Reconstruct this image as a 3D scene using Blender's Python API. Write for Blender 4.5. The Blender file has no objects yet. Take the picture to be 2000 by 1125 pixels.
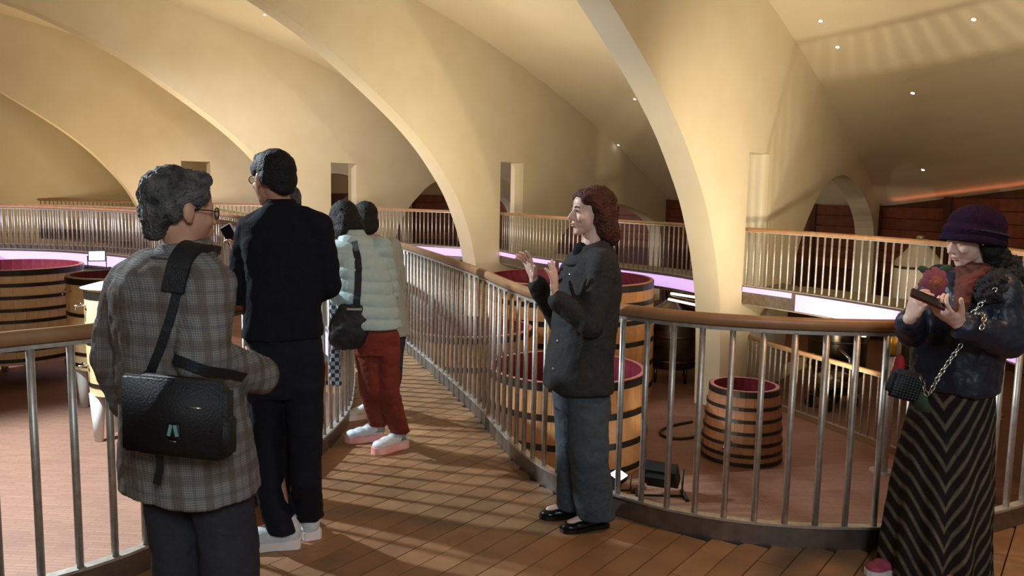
import bpy, bmesh, math, random
import numpy as np
from mathutils import Vector, Matrix, Quaternion
from mathutils.bvhtree import BVHTree
random.seed(7)
SC = bpy.context.scene
COL = SC.collection

# ------------------------------------------------------------------ camera
FPX = 1600.0; CAMH = 1.60
PITCH = math.atan((562.5 - 372.0) / FPX); ROLL = math.atan(257.0 / 13540.0)
_rt = Vector((1, 0, 0)); _up = Vector((0, math.sin(PITCH), math.cos(PITCH)))
CF = Vector((0, math.cos(PITCH), -math.sin(PITCH)))
CR = math.cos(ROLL) * _rt + math.sin(ROLL) * _up
CU = -math.sin(ROLL) * _rt + math.cos(ROLL) * _up
CC = Vector((0, 0, CAMH))
cam = bpy.data.cameras.new('camera'); camo = bpy.data.objects.new('camera', cam)
COL.objects.link(camo)
camo.matrix_world = Matrix(((CR.x, CU.x, -CF.x, CC.x), (CR.y, CU.y, -CF.y, CC.y), (CR.z, CU.z, -CF.z, CC.z), (0, 0, 0, 1)))
cam.sensor_width = 36.0; cam.lens = 36.0 * FPX / 2000.0; cam.clip_start = 0.05; cam.clip_end = 200
SC.camera = camo

# ------------------------------------------------------------------ world, exposure, large lights
SC.view_settings.view_transform = 'Standard'; SC.view_settings.look = 'None'
SC.view_settings.gamma = 1.0; SC.view_settings.use_curve_mapping = False
SC.view_settings.exposure = 0.0
wd = bpy.data.worlds.new('world'); SC.world = wd; wd.use_nodes = True
wd.node_tree.nodes['Background'].inputs[0].default_value = (0.95, 0.83, 0.68, 1)
wd.node_tree.nodes['Background'].inputs[1].default_value = 0.17

def lamp(name, kind, loc, target, power, color, size=0.1, angle=60, blend=0.5):
    l = bpy.data.lights.new(name, kind); l.energy = power; l.color = color
    if kind == 'SPOT':
        l.spot_size = math.radians(angle); l.spot_blend = blend; l.shadow_soft_size = size
    elif kind == 'AREA':
        l.size = size
    else:
        l.shadow_soft_size = size
    o = bpy.data.objects.new(name, l); COL.objects.link(o); o.location = loc
    if target is not None:
        o.rotation_euler = (Vector(target) - Vector(loc)).to_track_quat('-Z', 'Y').to_euler()
    return o
WARM = (1.0, 0.76, 0.46); AMB = (1.0, 0.85, 0.63); GOLD = (1.0, 0.74, 0.45); NEUT = (1.0, 0.90, 0.74); COOL = (0.80, 0.91, 1.0)
lamp('uplight_right_bay', 'SPOT', (4.6, 8.5, 0.6), (0.9, 20.5, 4.6), 900, AMB, 0.08, 78, 1.0)
lamp('uplight_pit', 'SPOT', (4.1, 10.9, -1.4), (6.2, 15.0, 3.6), 420, AMB, 0.07, 95, 0.8)
lamp('soffit_fill', 'AREA', (-2.4, 11.0, 1.9), (3.0, 13.4, 3.0), 120, COOL, 1.0)  # unseen cool lamp added to brighten the arch soffits
lamp('uplight_near_bay', 'AREA', (4.6, 9.2, 0.3), (4.6, 11.5, 5.0), 46, AMB, 1.6)
lamp('uplight_mid_bay', 'AREA', (-0.4, 15.6, 0.6), (-0.8, 18.2, 5.0), 180, AMB, 1.6)
lamp('uplight_second_bay', 'AREA', (-5.2, 18.6, 0.6), (-5.4, 21.2, 5.0), 190, NEUT, 1.6)
lamp('uplight_third_bay', 'AREA', (-9.3, 21.2, 0.6), (-9.6, 23.6, 5.0), 105, GOLD, 1.6)
lamp('uplight_end_bay', 'AREA', (-13.4, 22.6, 0.6), (-13.6, 25.4, 5.0), 80, GOLD, 1.6)
lamp('uplight_outer_bay', 'AREA', (7.6, 7.6, 0.4), (7.2, 9.6, 5.0), 85, AMB, 1.2)
lamp('downlight_left', 'SPOT', (-8.0, 7.6, 4.7), (-4.6, 8.0, -1.85), 9000, (0.68, 0.86, 1.0), 0.15, 78)
lamp('downlight_gangway', 'SPOT', (-12.0, 11.5, 4.4), (-8.6, 17.4, 0.3), 4200, (0.86, 0.84, 1.0), 0.2, 70)
lamp('downlight_stage', 'SPOT', (-5.2, 5.6, 3.6), (-0.5, 3.9, 1.0), 1700, COOL, 0.10, 48)
lamp('downlight_entry', 'AREA', (0.9, -2.0, 3.4), (-0.9, 3.0, 1.0), 105, COOL, 1.2)
lamp('downlight_right', 'SPOT', (2.8, 2.6, 4.7), (2.6, 7.0, -1.0), 300, (1.0, 0.58, 0.32), 0.2, 110)

# ------------------------------------------------------------------ helpers
def srgb(r, g, b):
    f = lambda c: (c / 255 / 12.92) if c <= 10 else ((c / 255 + 0.055) / 1.055) ** 2.4
    return (f(r), f(g), f(b), 1.0)

def at(px, py, Y):
    d = CF + CR * ((px - 1000) / FPX) + CU * ((562.5 - py) / FPX)
    return CC + d * (Y / d.y)

def ground(px, py, z=0.0):
    d = CF + CR * ((px - 1000) / FPX) + CU * ((562.5 - py) / FPX)
    return CC + d * ((z - CAMH) / d.z)

MATS = {}
def mat(name, col, rough=0.6, metal=0.0, noise=None, bump=None, emit=None, var=0.0, spec=0.5, sheen=0.0):
    """noise=(scale, second colour, amount)  bump=(scale, strength)  var = brightness change from object to object"""
    m = bpy.data.materials.new(name); m.use_nodes = True; nt = m.node_tree; N = nt.nodes; L = nt.links
    b = N['Principled BSDF']
    b.inputs['Base Color'].default_value = col; b.inputs['Roughness'].default_value = rough
    b.inputs['Metallic'].default_value = metal; b.inputs['Specular IOR Level'].default_value = spec
    if sheen: b.inputs['Sheen Weight'].default_value = sheen
    out = None
    tc = N.new('ShaderNodeTexCoord')
    if noise:
        nz = N.new('ShaderNodeTexNoise'); nz.inputs['Scale'].default_value = noise[0]; nz.inputs['Detail'].default_value = 5
        L.new(tc.outputs['Object'], nz.inputs['Vector'])
        rp = N.new('ShaderNodeValToRGB'); rp.color_ramp.elements[0].position = 0.35; rp.color_ramp.elements[1].position = 0.65
        rp.color_ramp.elements[0].color = (0, 0, 0, 1); a = noise[2]; rp.color_ramp.elements[1].color = (a, a, a, 1)
        L.new(nz.outputs['Fac'], rp.inputs['Fac'])
        mx = N.new('ShaderNodeMixRGB'); mx.inputs['Color1'].default_value = col; mx.inputs['Color2'].default_value = noise[1]
        L.new(rp.outputs['Color'], mx.inputs['Fac']); out = mx.outputs['Color']
    if var:
        oi = N.new('ShaderNodeObjectInfo'); mr = N.new('ShaderNodeMapRange')
        mr.inputs['To Min'].default_value = 1 - var; mr.inputs['To Max'].default_value = 1 + var
        L.new(oi.outputs['Random'], mr.inputs['Value'])
        hs = N.new('ShaderNodeHueSaturation'); hs.inputs['Color'].default_value = col
        if out: L.new(out, hs.inputs['Color'])
        L.new(mr.outputs['Result'], hs.inputs['Value']); out = hs.outputs['Color']
    if out: L.new(out, b.inputs['Base Color'])
    if bump:
        n2 = N.new('ShaderNodeTexNoise'); n2.inputs['Scale'].default_value = bump[0]; n2.inputs['Detail'].default_value = 6
        L.new(tc.outputs['Object'], n2.inputs['Vector'])
        bp = N.new('ShaderNodeBump'); bp.inputs['Strength'].default_value = bump[1]; bp.inputs['Distance'].default_value = 0.02
        L.new(n2.outputs['Fac'], bp.inputs['Height']); L.new(bp.outputs['Normal'], b.inputs['Normal'])
    if emit:
        b.inputs['Emission Color'].default_value = emit[0]; b.inputs['Emission Strength'].default_value = emit[1]
    MATS[name] = m
    return m

def link(name, me, m=None, parent=None):
    o = bpy.data.objects.new(name, me); COL.objects.link(o)
    if m is not None:
        for mm in (m if isinstance(m, (list, tuple)) else [m]): me.materials.append(mm)
    if parent is not None: o.parent = parent
    return o

def bm_obj(name, bm, m=None, parent=None, smooth=False):
    me = bpy.data.meshes.new(name); bmesh.ops.recalc_face_normals(bm, faces=bm.faces)
    bm.to_mesh(me); bm.free()
    if smooth:
        for p in me.polygons: p.use_smooth = True
    return link(name, me, m, parent)

def tag(o, label, cat, group=None, kind=None):
    o['label'] = label; o['category'] = cat
    if group: o['group'] = group
    if kind: o['kind'] = kind
    return o

def struct(o, label=None, cat=None):
    o['kind'] = 'structure'
    if label: o['label'] = label
    if cat: o['category'] = cat
    return o

def empty(name, loc=(0, 0, 0)):
    o = bpy.data.objects.new(name, None); COL.objects.link(o); o.location = loc; o.empty_display_size = 0.1
    return o

def add_box(bm, c, size, rot=None):
    r = bmesh.ops.create_cube(bm, size=1.0)
    M = Matrix.Translation(c) @ (rot.to_4x4() if rot else Matrix.Identity(4)) @ Matrix.Diagonal((size[0], size[1], size[2], 1))
    bmesh.ops.transform(bm, matrix=M, verts=r['verts']); return r['verts']

def add_prism(bm, poly, z0, z1):
    lo = [bm.verts.new((p[0], p[1], z0)) for p in poly]; hi = [bm.verts.new((p[0], p[1], z1)) for p in poly]
    n = len(poly); bm.faces.new(lo[::-1]); bm.faces.new(hi)
    for i in range(n):
        j = (i + 1) % n; bm.faces.new((lo[i], lo[j], hi[j], hi[i]))

def add_tube(bm, pts, rad, seg=10, cap=True):
    pts = [Vector(p) for p in pts]; n = len(pts)
    if not hasattr(rad, '__len__'): rad = [rad] * n
    prev = None; rings = []
    for i in range(n):
        t = (pts[min(i + 1, n - 1)] - pts[max(i - 1, 0)]).normalized()
        if prev is None:
            a = Vector((0, 0, 1)) if abs(t.z) < 0.9 else Vector((1, 0, 0))
            u = t.cross(a).normalized()
        else:
            u = (prev - t * prev.dot(t)).normalized()
        prev = u; v = t.cross(u)
        rings.append([bm.verts.new(pts[i] + (u * math.cos(k * 2 * math.pi / seg) + v * math.sin(k * 2 * math.pi / seg)) * rad[i]) for k in range(seg)])
    for a, b in zip(rings, rings[1:]):
        for k in range(seg):
            bm.faces.new((a[k], a[(k + 1) % seg], b[(k + 1) % seg], b[k]))
    if cap:
        bm.faces.new(rings[0][::-1]); bm.faces.new(rings[-1])

def sweep(bm, pts, sect, z=0.0):
    """sweep a closed (lateral, vertical) section along a level polyline"""
    n = len(pts); rings = []
    for i in range(n):
        a = pts[max(i - 1, 0)]; b = pts[min(i + 1, n - 1)]
        t = Vector((b[0] - a[0], b[1] - a[1])).normalized(); nx, ny = -t.y, t.x
        rings.append([bm.verts.new((pts[i][0] + nx * s, pts[i][1] + ny * s, z + h)) for s, h in sect])
    m = len(sect)
    for a, b in zip(rings, rings[1:]):
        for k in range(m): bm.faces.new((a[k], a[(k + 1) % m], b[(k + 1) % m], b[k]))
    bm.faces.new(rings[0][::-1]); bm.faces.new(rings[-1])

def catmull(pts, step=0.08):
    P = [Vector(p) for p in pts]; P = [2 * P[0] - P[1]] + P + [2 * P[-1] - P[-2]]; out = []
    for i in range(1, len(P) - 2):
        a, b, c, d = P[i - 1:i + 3]; n = max(2, int((c - b).length / step))
        for k in range(n):
            t = k / n
            out.append(0.5 * ((2 * b) + (c - a) * t + (2 * a - 5 * b + 4 * c - d) * t * t + (3 * b - a - 3 * c + d) * t ** 3))
    out.append(P[-2]); return out

def resample(pts, d, start=0.0):
    """points with tangent every d metres of arc length"""
    res = []; acc = start; 
    for a, b in zip(pts, pts[1:]):
        L = (b - a).length
        while acc <= L:
            res.append((a + (b - a) * (acc / L), (b - a).normalized())); acc += d
        acc -= L
    return res

# ------------------------------------------------------------------ materials of the setting
M_plaster = mat('plaster', srgb(218, 205, 174), 0.9, noise=(1.3, srgb(210, 194, 158), 0.6), bump=(60, 0.12), spec=0.2)
M_ceiling = mat('ceiling_plaster', srgb(220, 206, 176), 0.9, noise=(0.9, srgb(212, 196, 162), 0.5), bump=(70, 0.1), spec=0.2)
M_steel = mat('brushed_steel', srgb(205, 200, 192), 0.45, 0.75, noise=(30, srgb(150, 146, 140), 0.5))
M_curb = mat('curb_steel', srgb(140, 130, 120), 0.42, 0.85, noise=(14, srgb(110, 100, 92), 0.6))
M_rail = mat('handrail_wood', srgb(168, 126, 88), 0.42, noise=(9, srgb(144, 102, 68), 0.7))
M_plank = mat('deck_wood', srgb(150, 112, 76), 0.5, noise=(5, srgb(122, 90, 60), 0.8), bump=(25, 0.15), var=0.16)
M_under = mat('deck_underlay', srgb(40, 32, 26), 0.9)
M_slab = mat('walkway_slab', srgb(150, 138, 118), 0.7, noise=(4, srgb(128, 115, 98), 0.6))
M_fascia_glow = mat('lilac_lit_fascia', srgb(190, 150, 225), 0.5, emit=((0.76, 0.50, 0.92, 1), 0.9))  # emission stands in for lilac light falling on the metal fascia
M_lamp = mat('lamp_glow', (1, 1, 1, 1), 0.4, emit=((1.0, 0.95, 0.85, 1), 9.0))
M_lampw = mat('lamp_glow_white', (1, 1, 1, 1), 0.4, emit=((0.92, 0.96, 1.0, 1), 12.0))
M_tubeglow = mat('tube_glow', (1, 1, 1, 1), 0.4, emit=((1.0, 0.86, 0.7, 1), 3.0))
M_redwall = mat('red_cedar_board', srgb(120, 62, 38), 0.6, noise=(6, srgb(96, 46, 28), 0.7), var=0.12)
M_post = mat('dark_cedar', srgb(84, 42, 27), 0.6, noise=(6, srgb(66, 32, 20), 0.7))
M_black = mat('black_metal', srgb(26, 26, 28), 0.5, 0.3)

def brick_floor():
    m = bpy.data.materials.new('thin_brick_paving'); m.use_nodes = True; nt = m.node_tree; N = nt.nodes; L = nt.links
    b = N['Principled BSDF']; b.inputs['Roughness'].default_value = 0.62
    tc = N.new('ShaderNodeTexCoord'); mp = N.new('ShaderNodeMapping'); mp.inputs['Rotation'].default_value = (0, 0, math.radians(4))
    L.new(tc.outputs['Object'], mp.inputs['Vector'])
    br = N.new('ShaderNodeTexBrick'); br.inputs['Scale'].default_value = 1.0; br.inputs['Brick Width'].default_value = 0.30
    br.inputs['Row Height'].default_value = 0.055; br.inputs['Mortar Size'].default_value = 0.006
    br.inputs['Color1'].default_value = srgb(156, 112, 88); br.inputs['Color2'].default_value = srgb(144, 101, 79); br.inputs['Mortar'].default_value = srgb(132, 95, 77)
    L.new(mp.outputs['Vector'], br.inputs['Vector'])
    nz = N.new('ShaderNodeTexNoise'); nz.inputs['Scale'].default_value = 1.4; nz.inputs['Detail'].default_value = 4; L.new(tc.outputs['Object'], nz.inputs['Vector'])
    mx = N.new('ShaderNodeMixRGB'); mx.blend_type = 'MULTIPLY'; mx.inputs['Fac'].default_value = 0.35
    L.new(br.outputs['Color'], mx.inputs['Color1']); L.new(nz.outputs['Fac'], mx.inputs['Color2']); L.new(mx.outputs['Color'], b.inputs['Base Color'])
    bp = N.new('ShaderNodeBump'); bp.inputs['Strength'].default_value = 0.35; bp.inputs['Distance'].default_value = 0.004; bp.invert = True
    L.new(br.outputs['Fac'], bp.inputs['Height']); L.new(bp.outputs['Normal'], b.inputs['Normal'])
    return m
M_brick = brick_floor()

# ------------------------------------------------------------------ walls with their arches
ZF = -1.85          # floor of the vat room
T = 0.43            # wall thickness
WALLS = [  # door corner x, y, heading of the wall, ceiling rise at the outer end
    ((7.0, 5.6), math.radians(56), 0.95),
    ((3.850, 13.601), math.radians(51.41), 0.0),
    ((-0.338, 20.535), math.radians(48.65), 0.0),
    ((-5.311, 23.959), math.radians(44.53), 0.0),
    ((-10.09, 25.046), math.radians(36.08), 0.0),
    ((-14.8, 26.4), math.radians(30.0), 0.0)]
SAX = -9.2; SOUT = 7.95
def ceil_z(s, rise):
    if s < SAX: s = 2 * SAX - s
    return 4.873 - 0.3113 * s - 0.01595 * s * s + 0.06 + rise * (s - SAX) / (SOUT - SAX)
ARCH = [(-0.72, ZF), (-0.76, -1.0), (-0.85, -0.2), (-1.05, 0.5), (-1.28, 1.0), (-1.57, 1.5), (-1.98, 2.0), (-2.46, 2.5), (-3.07, 3.0), (-3.80, 3.5),
        (-4.6, 4.0), (-5.45, 4.5), (-6.05, 4.78), (-6.7, 5.05), (-7.4, 5.3), (-8.1, 5.48), (-8.7, 5.58), (SAX, 5.61)]
def smooth_curve(pts, n=4):
    V = [Vector((p[0], p[1])) for p in pts]; V = [2 * V[0] - V[1]] + V + [2 * V[-1] - V[-2]]; out = []
    for i in range(1, len(V) - 2):
        a, b, c, d = V[i - 1:i + 3]
        for k in range(n):
            t = k / n
            out.append(0.5 * ((2 * b) + (c - a) * t + (2 * a - 5 * b + 4 * c - d) * t * t + (3 * b - a - 3 * c + d) * t ** 3))
    out.append(V[-2]); return [(p.x, p.y) for p in out]
ARCH = smooth_curve(ARCH)
ARCH_FULL = ARCH + [(2 * SAX - s, z) for s, z in ARCH[-2::-1]]
OUT = smooth_curve([(2.12, ZF + 0.02), (2.16, -0.9), (2.25, -0.2), (2.45, 0.45), (2.80, 0.98), (3.2, 1.36), (3.62, 1.70), (4.2, 1.94), (4.85, 2.05), (5.3, 2.03), (6.0, 1.85), (6.7, 1.56),
                    (7.3, 1.16), (7.6, 0.7), (7.72, 0.0), (7.75, ZF + 0.02)], 3)

def plate_from_curve(name, loops, depth):
    """flat shape with holes in the XY plane, thickened along +Z by depth"""
    cu = bpy.data.curves.new('outline', 'CURVE'); cu.dimensions = '2D'; cu.fill_mode = 'BOTH'; cu.extrude = depth / 2
    for lp in loops:
        sp = cu.splines.new('POLY'); sp.points.add(len(lp) - 1); sp.use_cyclic_u = True
        for q, (x, y) in zip(sp.points, lp): q.co = (x, y, 0, 1)
    o = bpy.data.objects.new('outline', cu); COL.objects.link(o)
    me = bpy.data.meshes.new_from_object(o.evaluated_get(bpy.context.evaluated_depsgraph_get()))
    bpy.data.objects.remove(o); bpy.data.curves.remove(cu); me.name = name
    bm = bmesh.new(); bm.from_mesh(me); bmesh.ops.remove_doubles(bm, verts=bm.verts, dist=1e-4)
    bmesh.ops.translate(bm, verts=bm.verts, vec=(0, 0, depth / 2)); bmesh.ops.recalc_face_normals(bm, faces=bm.faces)
    bm.to_mesh(me); bm.free(); me.materials.clear()
    for p in me.polygons: p.use_smooth = False
    return me

def wall_matrix(P, a):
    t = Vector((math.cos(a), math.sin(a), 0)); n = Vector((-math.sin(a), math.cos(a), 0))
    # local x -> along the wall, local y -> up, local z -> back through the thickness
    return Matrix(((t.x, 0, n.x, P[0]), (t.y, 0, n.y, P[1]), (0, 1, 0, 0), (0, 0, 0, 1)))

WNAMES = ['wall_right', 'wall_near', 'wall_second', 'wall_third', 'wall_fourth', 'wall_end']
for wi, (P, a, rise) in enumerate(WALLS):
    smin = 2 * SAX - SOUT
    top = [(SOUT - (SOUT - smin) * k / 40, 0) for k in range(41)]
    top = [(s, ceil_z(s, rise) + 0.05) for s, _ in top]
    if wi == 5:
        loops = [[(smin, ZF), (SOUT, ZF)] + top]
    else:
        # outline runs along the foot, up and over the great arch, then round the roof line
        loops = [[(SOUT, ZF)] + top + [(smin, ZF)] + ARCH_FULL[::-1]]
        loops.append([(0, 0.0), (0.87, 0.0), (0.87, 2.30), (0, 2.30)])
        loops.append([(x, z * 0.62 if z > 0 else z) for x, z in OUT] if wi == 2 else OUT)
    me = plate_from_curve(WNAMES[wi], loops, T)
    o = link(WNAMES[wi], me, M_plaster); o.matrix_world = wall_matrix(P, a)
    struct(o)

# ceiling: a ruled surface from wall to wall
def wpt(wi, s):
    P, a, rise = WALLS[wi]
    return Vector((P[0] + s * math.cos(a), P[1] + s * math.sin(a), ceil_z(s, rise)))
bm = bmesh.new(); smin = 2 * SAX - SOUT; NS = 48
rows = []
for wi in range(len(WALLS)):
    rows.append([bm.verts.new(wpt(wi, smin + (SOUT + 0.3 - smin) * k / NS)) for k in range(NS + 1)])
ext = [bm.verts.new(v.co + (v.co - u.co) * 0.9) for u, v in zip(rows[1], rows[0])]
rows = [ext] + rows
up = []
for a, b in zip(rows, rows[1:]):
    for k in range(NS): bm.faces.new((a[k], a[k + 1], b[k + 1], b[k]))
ret = bmesh.ops.extrude_face_region(bm, geom=list(bm.faces))
bmesh.ops.translate(bm, verts=[v for v in ret['geom'] if isinstance(v, bmesh.types.BMVert)], vec=(0, 0, 0.25))
ceil = bm_obj('ceiling', bm, M_ceiling, smooth=False); struct(ceil)
bmc = bmesh.new(); bmc.from_mesh(ceil.data); CEIL_BVH = BVHTree.FromBMesh(bmc)

# outer wall of cedar boards between the ends of the arched walls
def outer_pt(wi, off=0.0):
    p = wpt(wi, SOUT + off); return p
bm = bmesh.new()
for wi in range(5):
    a = outer_pt(wi, 0.12); b = outer_pt(wi + 1, 0.12)
    d = (b - a); d.z = 0; n = Vector((d.y, -d.x, 0)).normalized()
    if n.dot(Vector((1, 1, 0))) < 0: n = -n
    q = [a, b, b + n * 0.2, a + n * 0.2]
    lo = [bm.verts.new((p.x, p.y, ZF)) for p in q]
    hi = [bm.verts.new((p.x, p.y, p.z + 0.2)) for p in q]
    bm.faces.new(lo[::-1]); bm.faces.new(hi)
    for i in range(4): bm.faces.new((lo[i], lo[(i + 1) % 4], hi[(i + 1) % 4], hi[i]))
wo = bm_obj('wall_outer', bm, M_post); struct(wo)
for wi in range(4):
    a = outer_pt(wi, 0.06); b = outer_pt(wi + 1, 0.06); d = b - a; npan = max(1, round(math.hypot(d.x, d.y) / 2.0))
    ang = math.atan2(d.y, d.x); L = math.hypot(d.x, d.y) / npan
    for k in range(npan):
        c0 = a + d * (k / npan); c1 = a + d * ((k + 1) / npan); mid = (c0 + c1) / 2
        ztop = min(c0.z, c1.z) - 0.03
        bmp = bmesh.new(); add_box(bmp, (0, 0, 0), (0.2, 0.16, c0.z - 0.02 - ZF))
        p = bm_obj('pilaster', bmp, M_post, wo); p.location = (c0.x, c0.y, (c0.z - 0.02 + ZF) / 2); p.rotation_euler.z = ang
        nb = max(2, int((ztop + 0.2) / 0.24)); h = (ztop + 0.2) / nb
        bmp = bmesh.new(); add_box(bmp, (0, 0, 0), (L - 0.2, 0.06, h - 0.015)); sh = None
        for r in range(nb):
            if sh is None:
                q = bm_obj('board', bmp, M_redwall, wo); sh = q.data
            else:
                q = link('board', sh, None, wo)
            q.location = (mid.x, mid.y, -0.2 + h * (r + 0.5)); q.rotation_euler.z = ang
# a low warm glow strip where the outer wall meets the ceiling
for wi in (0,):
    a = outer_pt(wi, -0.12); b = outer_pt(wi + 1, -0.12)
    l = bpy.data.lights.new('cove_light', 'AREA'); l.shape = 'RECTANGLE'; l.size = (b - a).length * 0.9; l.size_y = 0.05; l.energy = 2.2; l.color = (1.0, 0.24, 0.12)
    o = bpy.data.objects.new('cove_light', l); COL.objects.link(o); m = (a + b) / 2
    o.location = (m.x, m.y, m.z - 0.10)
    ang = math.atan2((b - a).y, (b - a).x); o.rotation_euler = (math.radians(180), math.atan2((b - a).z, (b - a).length) * -1, ang)

# vat-room floor
bm = bmesh.new(); add_prism(bm, [(-34, -8), (18, -8), (18, 42), (-34, 42)], ZF - 0.2, ZF)
fl = bm_obj('floor_lower', bm, M_brick); struct(fl)

# ------------------------------------------------------------------ deck, gangway and gallery
RIGHT = catmull([(-13.6, 19.5), (-11.4, 19.5), (-10.0, 19.3), (-8.6, 18.7), (-7.0, 17.5), (-4.5, 14.1), (-2.7, 11.2), (-1.85, 9.7), (-1.22, 8.45), (-0.72, 7.12), (-0.42, 6.25), (-0.21, 5.6), (-0.06, 5.05),
                 (0.08, 4.6), (0.2, 4.32), (0.36, 4.1), (0.55, 3.93), (0.76, 3.77), (1.0, 3.66), (1.27, 3.6), (1.54, 3.585), (1.85, 3.62), (2.33, 3.80), (2.9, 4.15), (3.6, 4.75), (4.35, 5.6), (5.0, 6.7), (5.4, 7.9), (5.6, 8.9)])
GALL = catmull([(5.6, 8.9), (5.62, 9.6), (5.45, 10.5), (5.05, 11.55), (4.45, 12.7), (3.86, 13.57)])
G2 = catmull([(3.52, 13.98), (3.05, 15.2), (2.3, 16.3), (1.15, 17.75), (0.35, 19.0), (-0.31, 20.5)])
G3 = catmull([(-0.66, 20.85), (-1.9, 21.5), (-3.4, 22.5), (-5.28, 23.93)])
G4 = catmull([(-5.62, 24.3), (-7.4, 24.6), (-10.06, 25.02)])
G5 = catmull([(-10.36, 25.4), (-12.4, 25.9), (-14.8, 26.2), (-17.0, 26.1)])
LEFT = catmull([(-2.55, -1.5), (-2.6, 0.5), (-2.45, 1.6), (-2.15, 2.45), (-1.86, 2.84), (-1.64, 3.06), (-1.50, 3.26), (-1.37, 3.6), (-1.28, 3.9), (-1.2, 4.25), (-1.13, 4.75), (-1.1, 5.3), (-1.17, 5.9), (-1.41, 7.1), (-1.8, 8.25), (-2.3, 9.3),
                (-3.6, 11.45), (-5.4, 13.95), (-7.0, 16.0), (-8.0, 16.9), (-9.1, 17.6), (-10.2, 18.05), (-11.4, 18.15), (-13.6, 18.1)])

def clip(poly, nx, ny, d):
    """keep the side where nx*x+ny*y <= d"""
    out = []; n = len(poly)
    for i in range(n):
        a, b = poly[i], poly[(i + 1) % n]; da = nx * a[0] + ny * a[1] - d; db = nx * b[0] + ny * b[1] - d
        if da <= 0: out.append(a)
        if (da < 0 < db) or (db < 0 < da):
            t = da / (da - db); out.append((a[0] + (b[0] - a[0]) * t, a[1] + (b[1] - a[1]) * t))
    return out
def area(p):
    return 0.5 * sum(p[i][0] * p[(i + 1) % len(p)][1] - p[(i + 1) % len(p)][0] * p[i][1] for i in range(len(p)))
deck_poly = [(p.x, p.y) for p in LEFT] + [(p.x, p.y) for p in RIGHT] + [(7.3, 8.9), (8.2, 5.0), (7.6, 1.0), (6.0, -1.5)]
bm = bmesh.new(); add_prism(bm, deck_poly, -0.28, -0.03)
deck = bm_obj('floor', bm, M_under); struct(deck)
TH = math.radians(54.0); ux, uy = math.cos(TH), math.sin(TH); vx, vy = -uy, ux; PW = 0.126
rp = random.Random(3)
DP = np.array(deck_poly); DU = DP @ np.array([ux, uy]); DV = DP @ np.array([vx, vy])
def spans(u):
    """stretches of the line u = const that lie on the deck"""
    a0, a1 = DU, np.roll(DU, -1); b0, b1 = DV, np.roll(DV, -1)
    m = (a0 <= u) != (a1 <= u); t = (u - a0[m]) / (a1[m] - a0[m]); v = np.sort(b0[m] + t * (b1[m] - b0[m]))
    return [(v[i], v[i + 1]) for i in range(0, len(v) - 1, 2)]
US = np.arange(DU.min() + 0.001, DU.max(), 0.05); SP = [spans(u) for u in US]
planks = []
for k in range(math.floor(DV.min() / PW), math.ceil(DV.max() / PW)):
    lo = k * PW + 0.003; hi = (k + 1) * PW - 0.003; run = []; nxt = US[0] + rp.uniform(0, 2.4)
    def close(run):
        if len(run) > 1:
            keep = [r for i, r in enumerate(run) if i in (0, len(run) - 1) or not (run[i - 1][1:] == r[1:] == run[i + 1][1:])]
            planks.append(keep)
    for u, sp in zip(US, SP):
        best = None
        for x, y in sp:
            x = max(x, lo); y = min(y, hi)
            if y - x > 0.004 and (best is None or y - x > best[1] - best[0]): best = (x, y)
        if best is None:
            close(run); run = []; continue
        run.append((u, best[0], best[1]))
        if u > nxt:
            close(run); run = [(u + 0.005, best[0], best[1])]; nxt = u + rp.uniform(2.0, 2.8)
    close(run)
def plank_bm(rows, bm, ox, oy, zt):
    R = []
    for u, x, y in rows:
        R.append([bm.verts.new((u * ux + v * vx - ox, u * uy + v * vy - oy, z)) for v, z in ((x, -0.03), (y, -0.03), (y, zt), (x, zt))])
    for a, b in zip(R, R[1:]):
        for i in range(4): bm.faces.new((a[i], b[i], b[(i + 1) % 4], a[(i + 1) % 4]))
    bm.faces.new(R[0]); bm.faces.new(R[-1][::-1])
def plank_mid(rows):
    u = sum(r[0] for r in rows) / len(rows); v = sum(r[1] + r[2] for r in rows) / len(rows) / 2
    return u * ux + v * vx, u * uy + v * vy
def seen(rows):
    x, y = plank_mid(rows); d = Vector((x, y, 0)) - CC; z = d.dot(CF)
    if z < 0.3: return 99 + d.length
    px = 1000 + FPX * d.dot(CR) / z; py = 562.5 - FPX * d.dot(CU) / z
    return d.length + (0 if -350 < px < 2350 and py < 1700 else 50)
planks.sort(key=seen); rest = bmesh.new()
for i, rows in enumerate(planks):
    cx, cy = plank_mid(rows); zt = rp.uniform(-0.0012, 0.0)
    if i < 290:
        bmp = bmesh.new(); plank_bm(rows, bmp, cx, cy, zt); o = bm_obj('plank', bmp, M_plank, deck); o.location = (cx, cy, 0)
    else:
        plank_bm(rows, rest, 0, 0, zt)
o = bm_obj('distant_planks', rest, M_plank, deck); o['kind'] = 'stuff'

def offset_line(pts, d):
    out = []
    for i, p in enumerate(pts):
        a = pts[max(i - 1, 0)]; b = pts[min(i + 1, len(pts) - 1)]; t = (b - a).normalized(); out.append(Vector((p.x + t.y * d, p.y - t.x * d)))
    return out
def gallery(name, line, width):
    o2 = offset_line(line, width); bm = bmesh.new()
    for i in range(len(line) - 1):
        q = [line[i], line[i + 1], o2[i + 1], o2[i]]
        add_prism(bm, [(p.x, p.y) for p in q], -0.22, 0.0)
    bmesh.ops.remove_doubles(bm, verts=bm.verts, dist=1e-4)
    o = bm_obj(name, bm, M_slab); struct(o); return o
gallery('floor_gallery', GALL[::2] + [GALL[-1]], 1.7)
gallery('floor_gallery', G2[::2] + [G2[-1]], 1.7)
gallery('floor_gallery', G3[::2] + [G3[-1]], 1.7)
gallery('floor_gallery', G4[::2] + [G4[-1]], 1.6)
gallery('floor_gallery', G5[::2] + [G5[-1]], 1.6)

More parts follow.
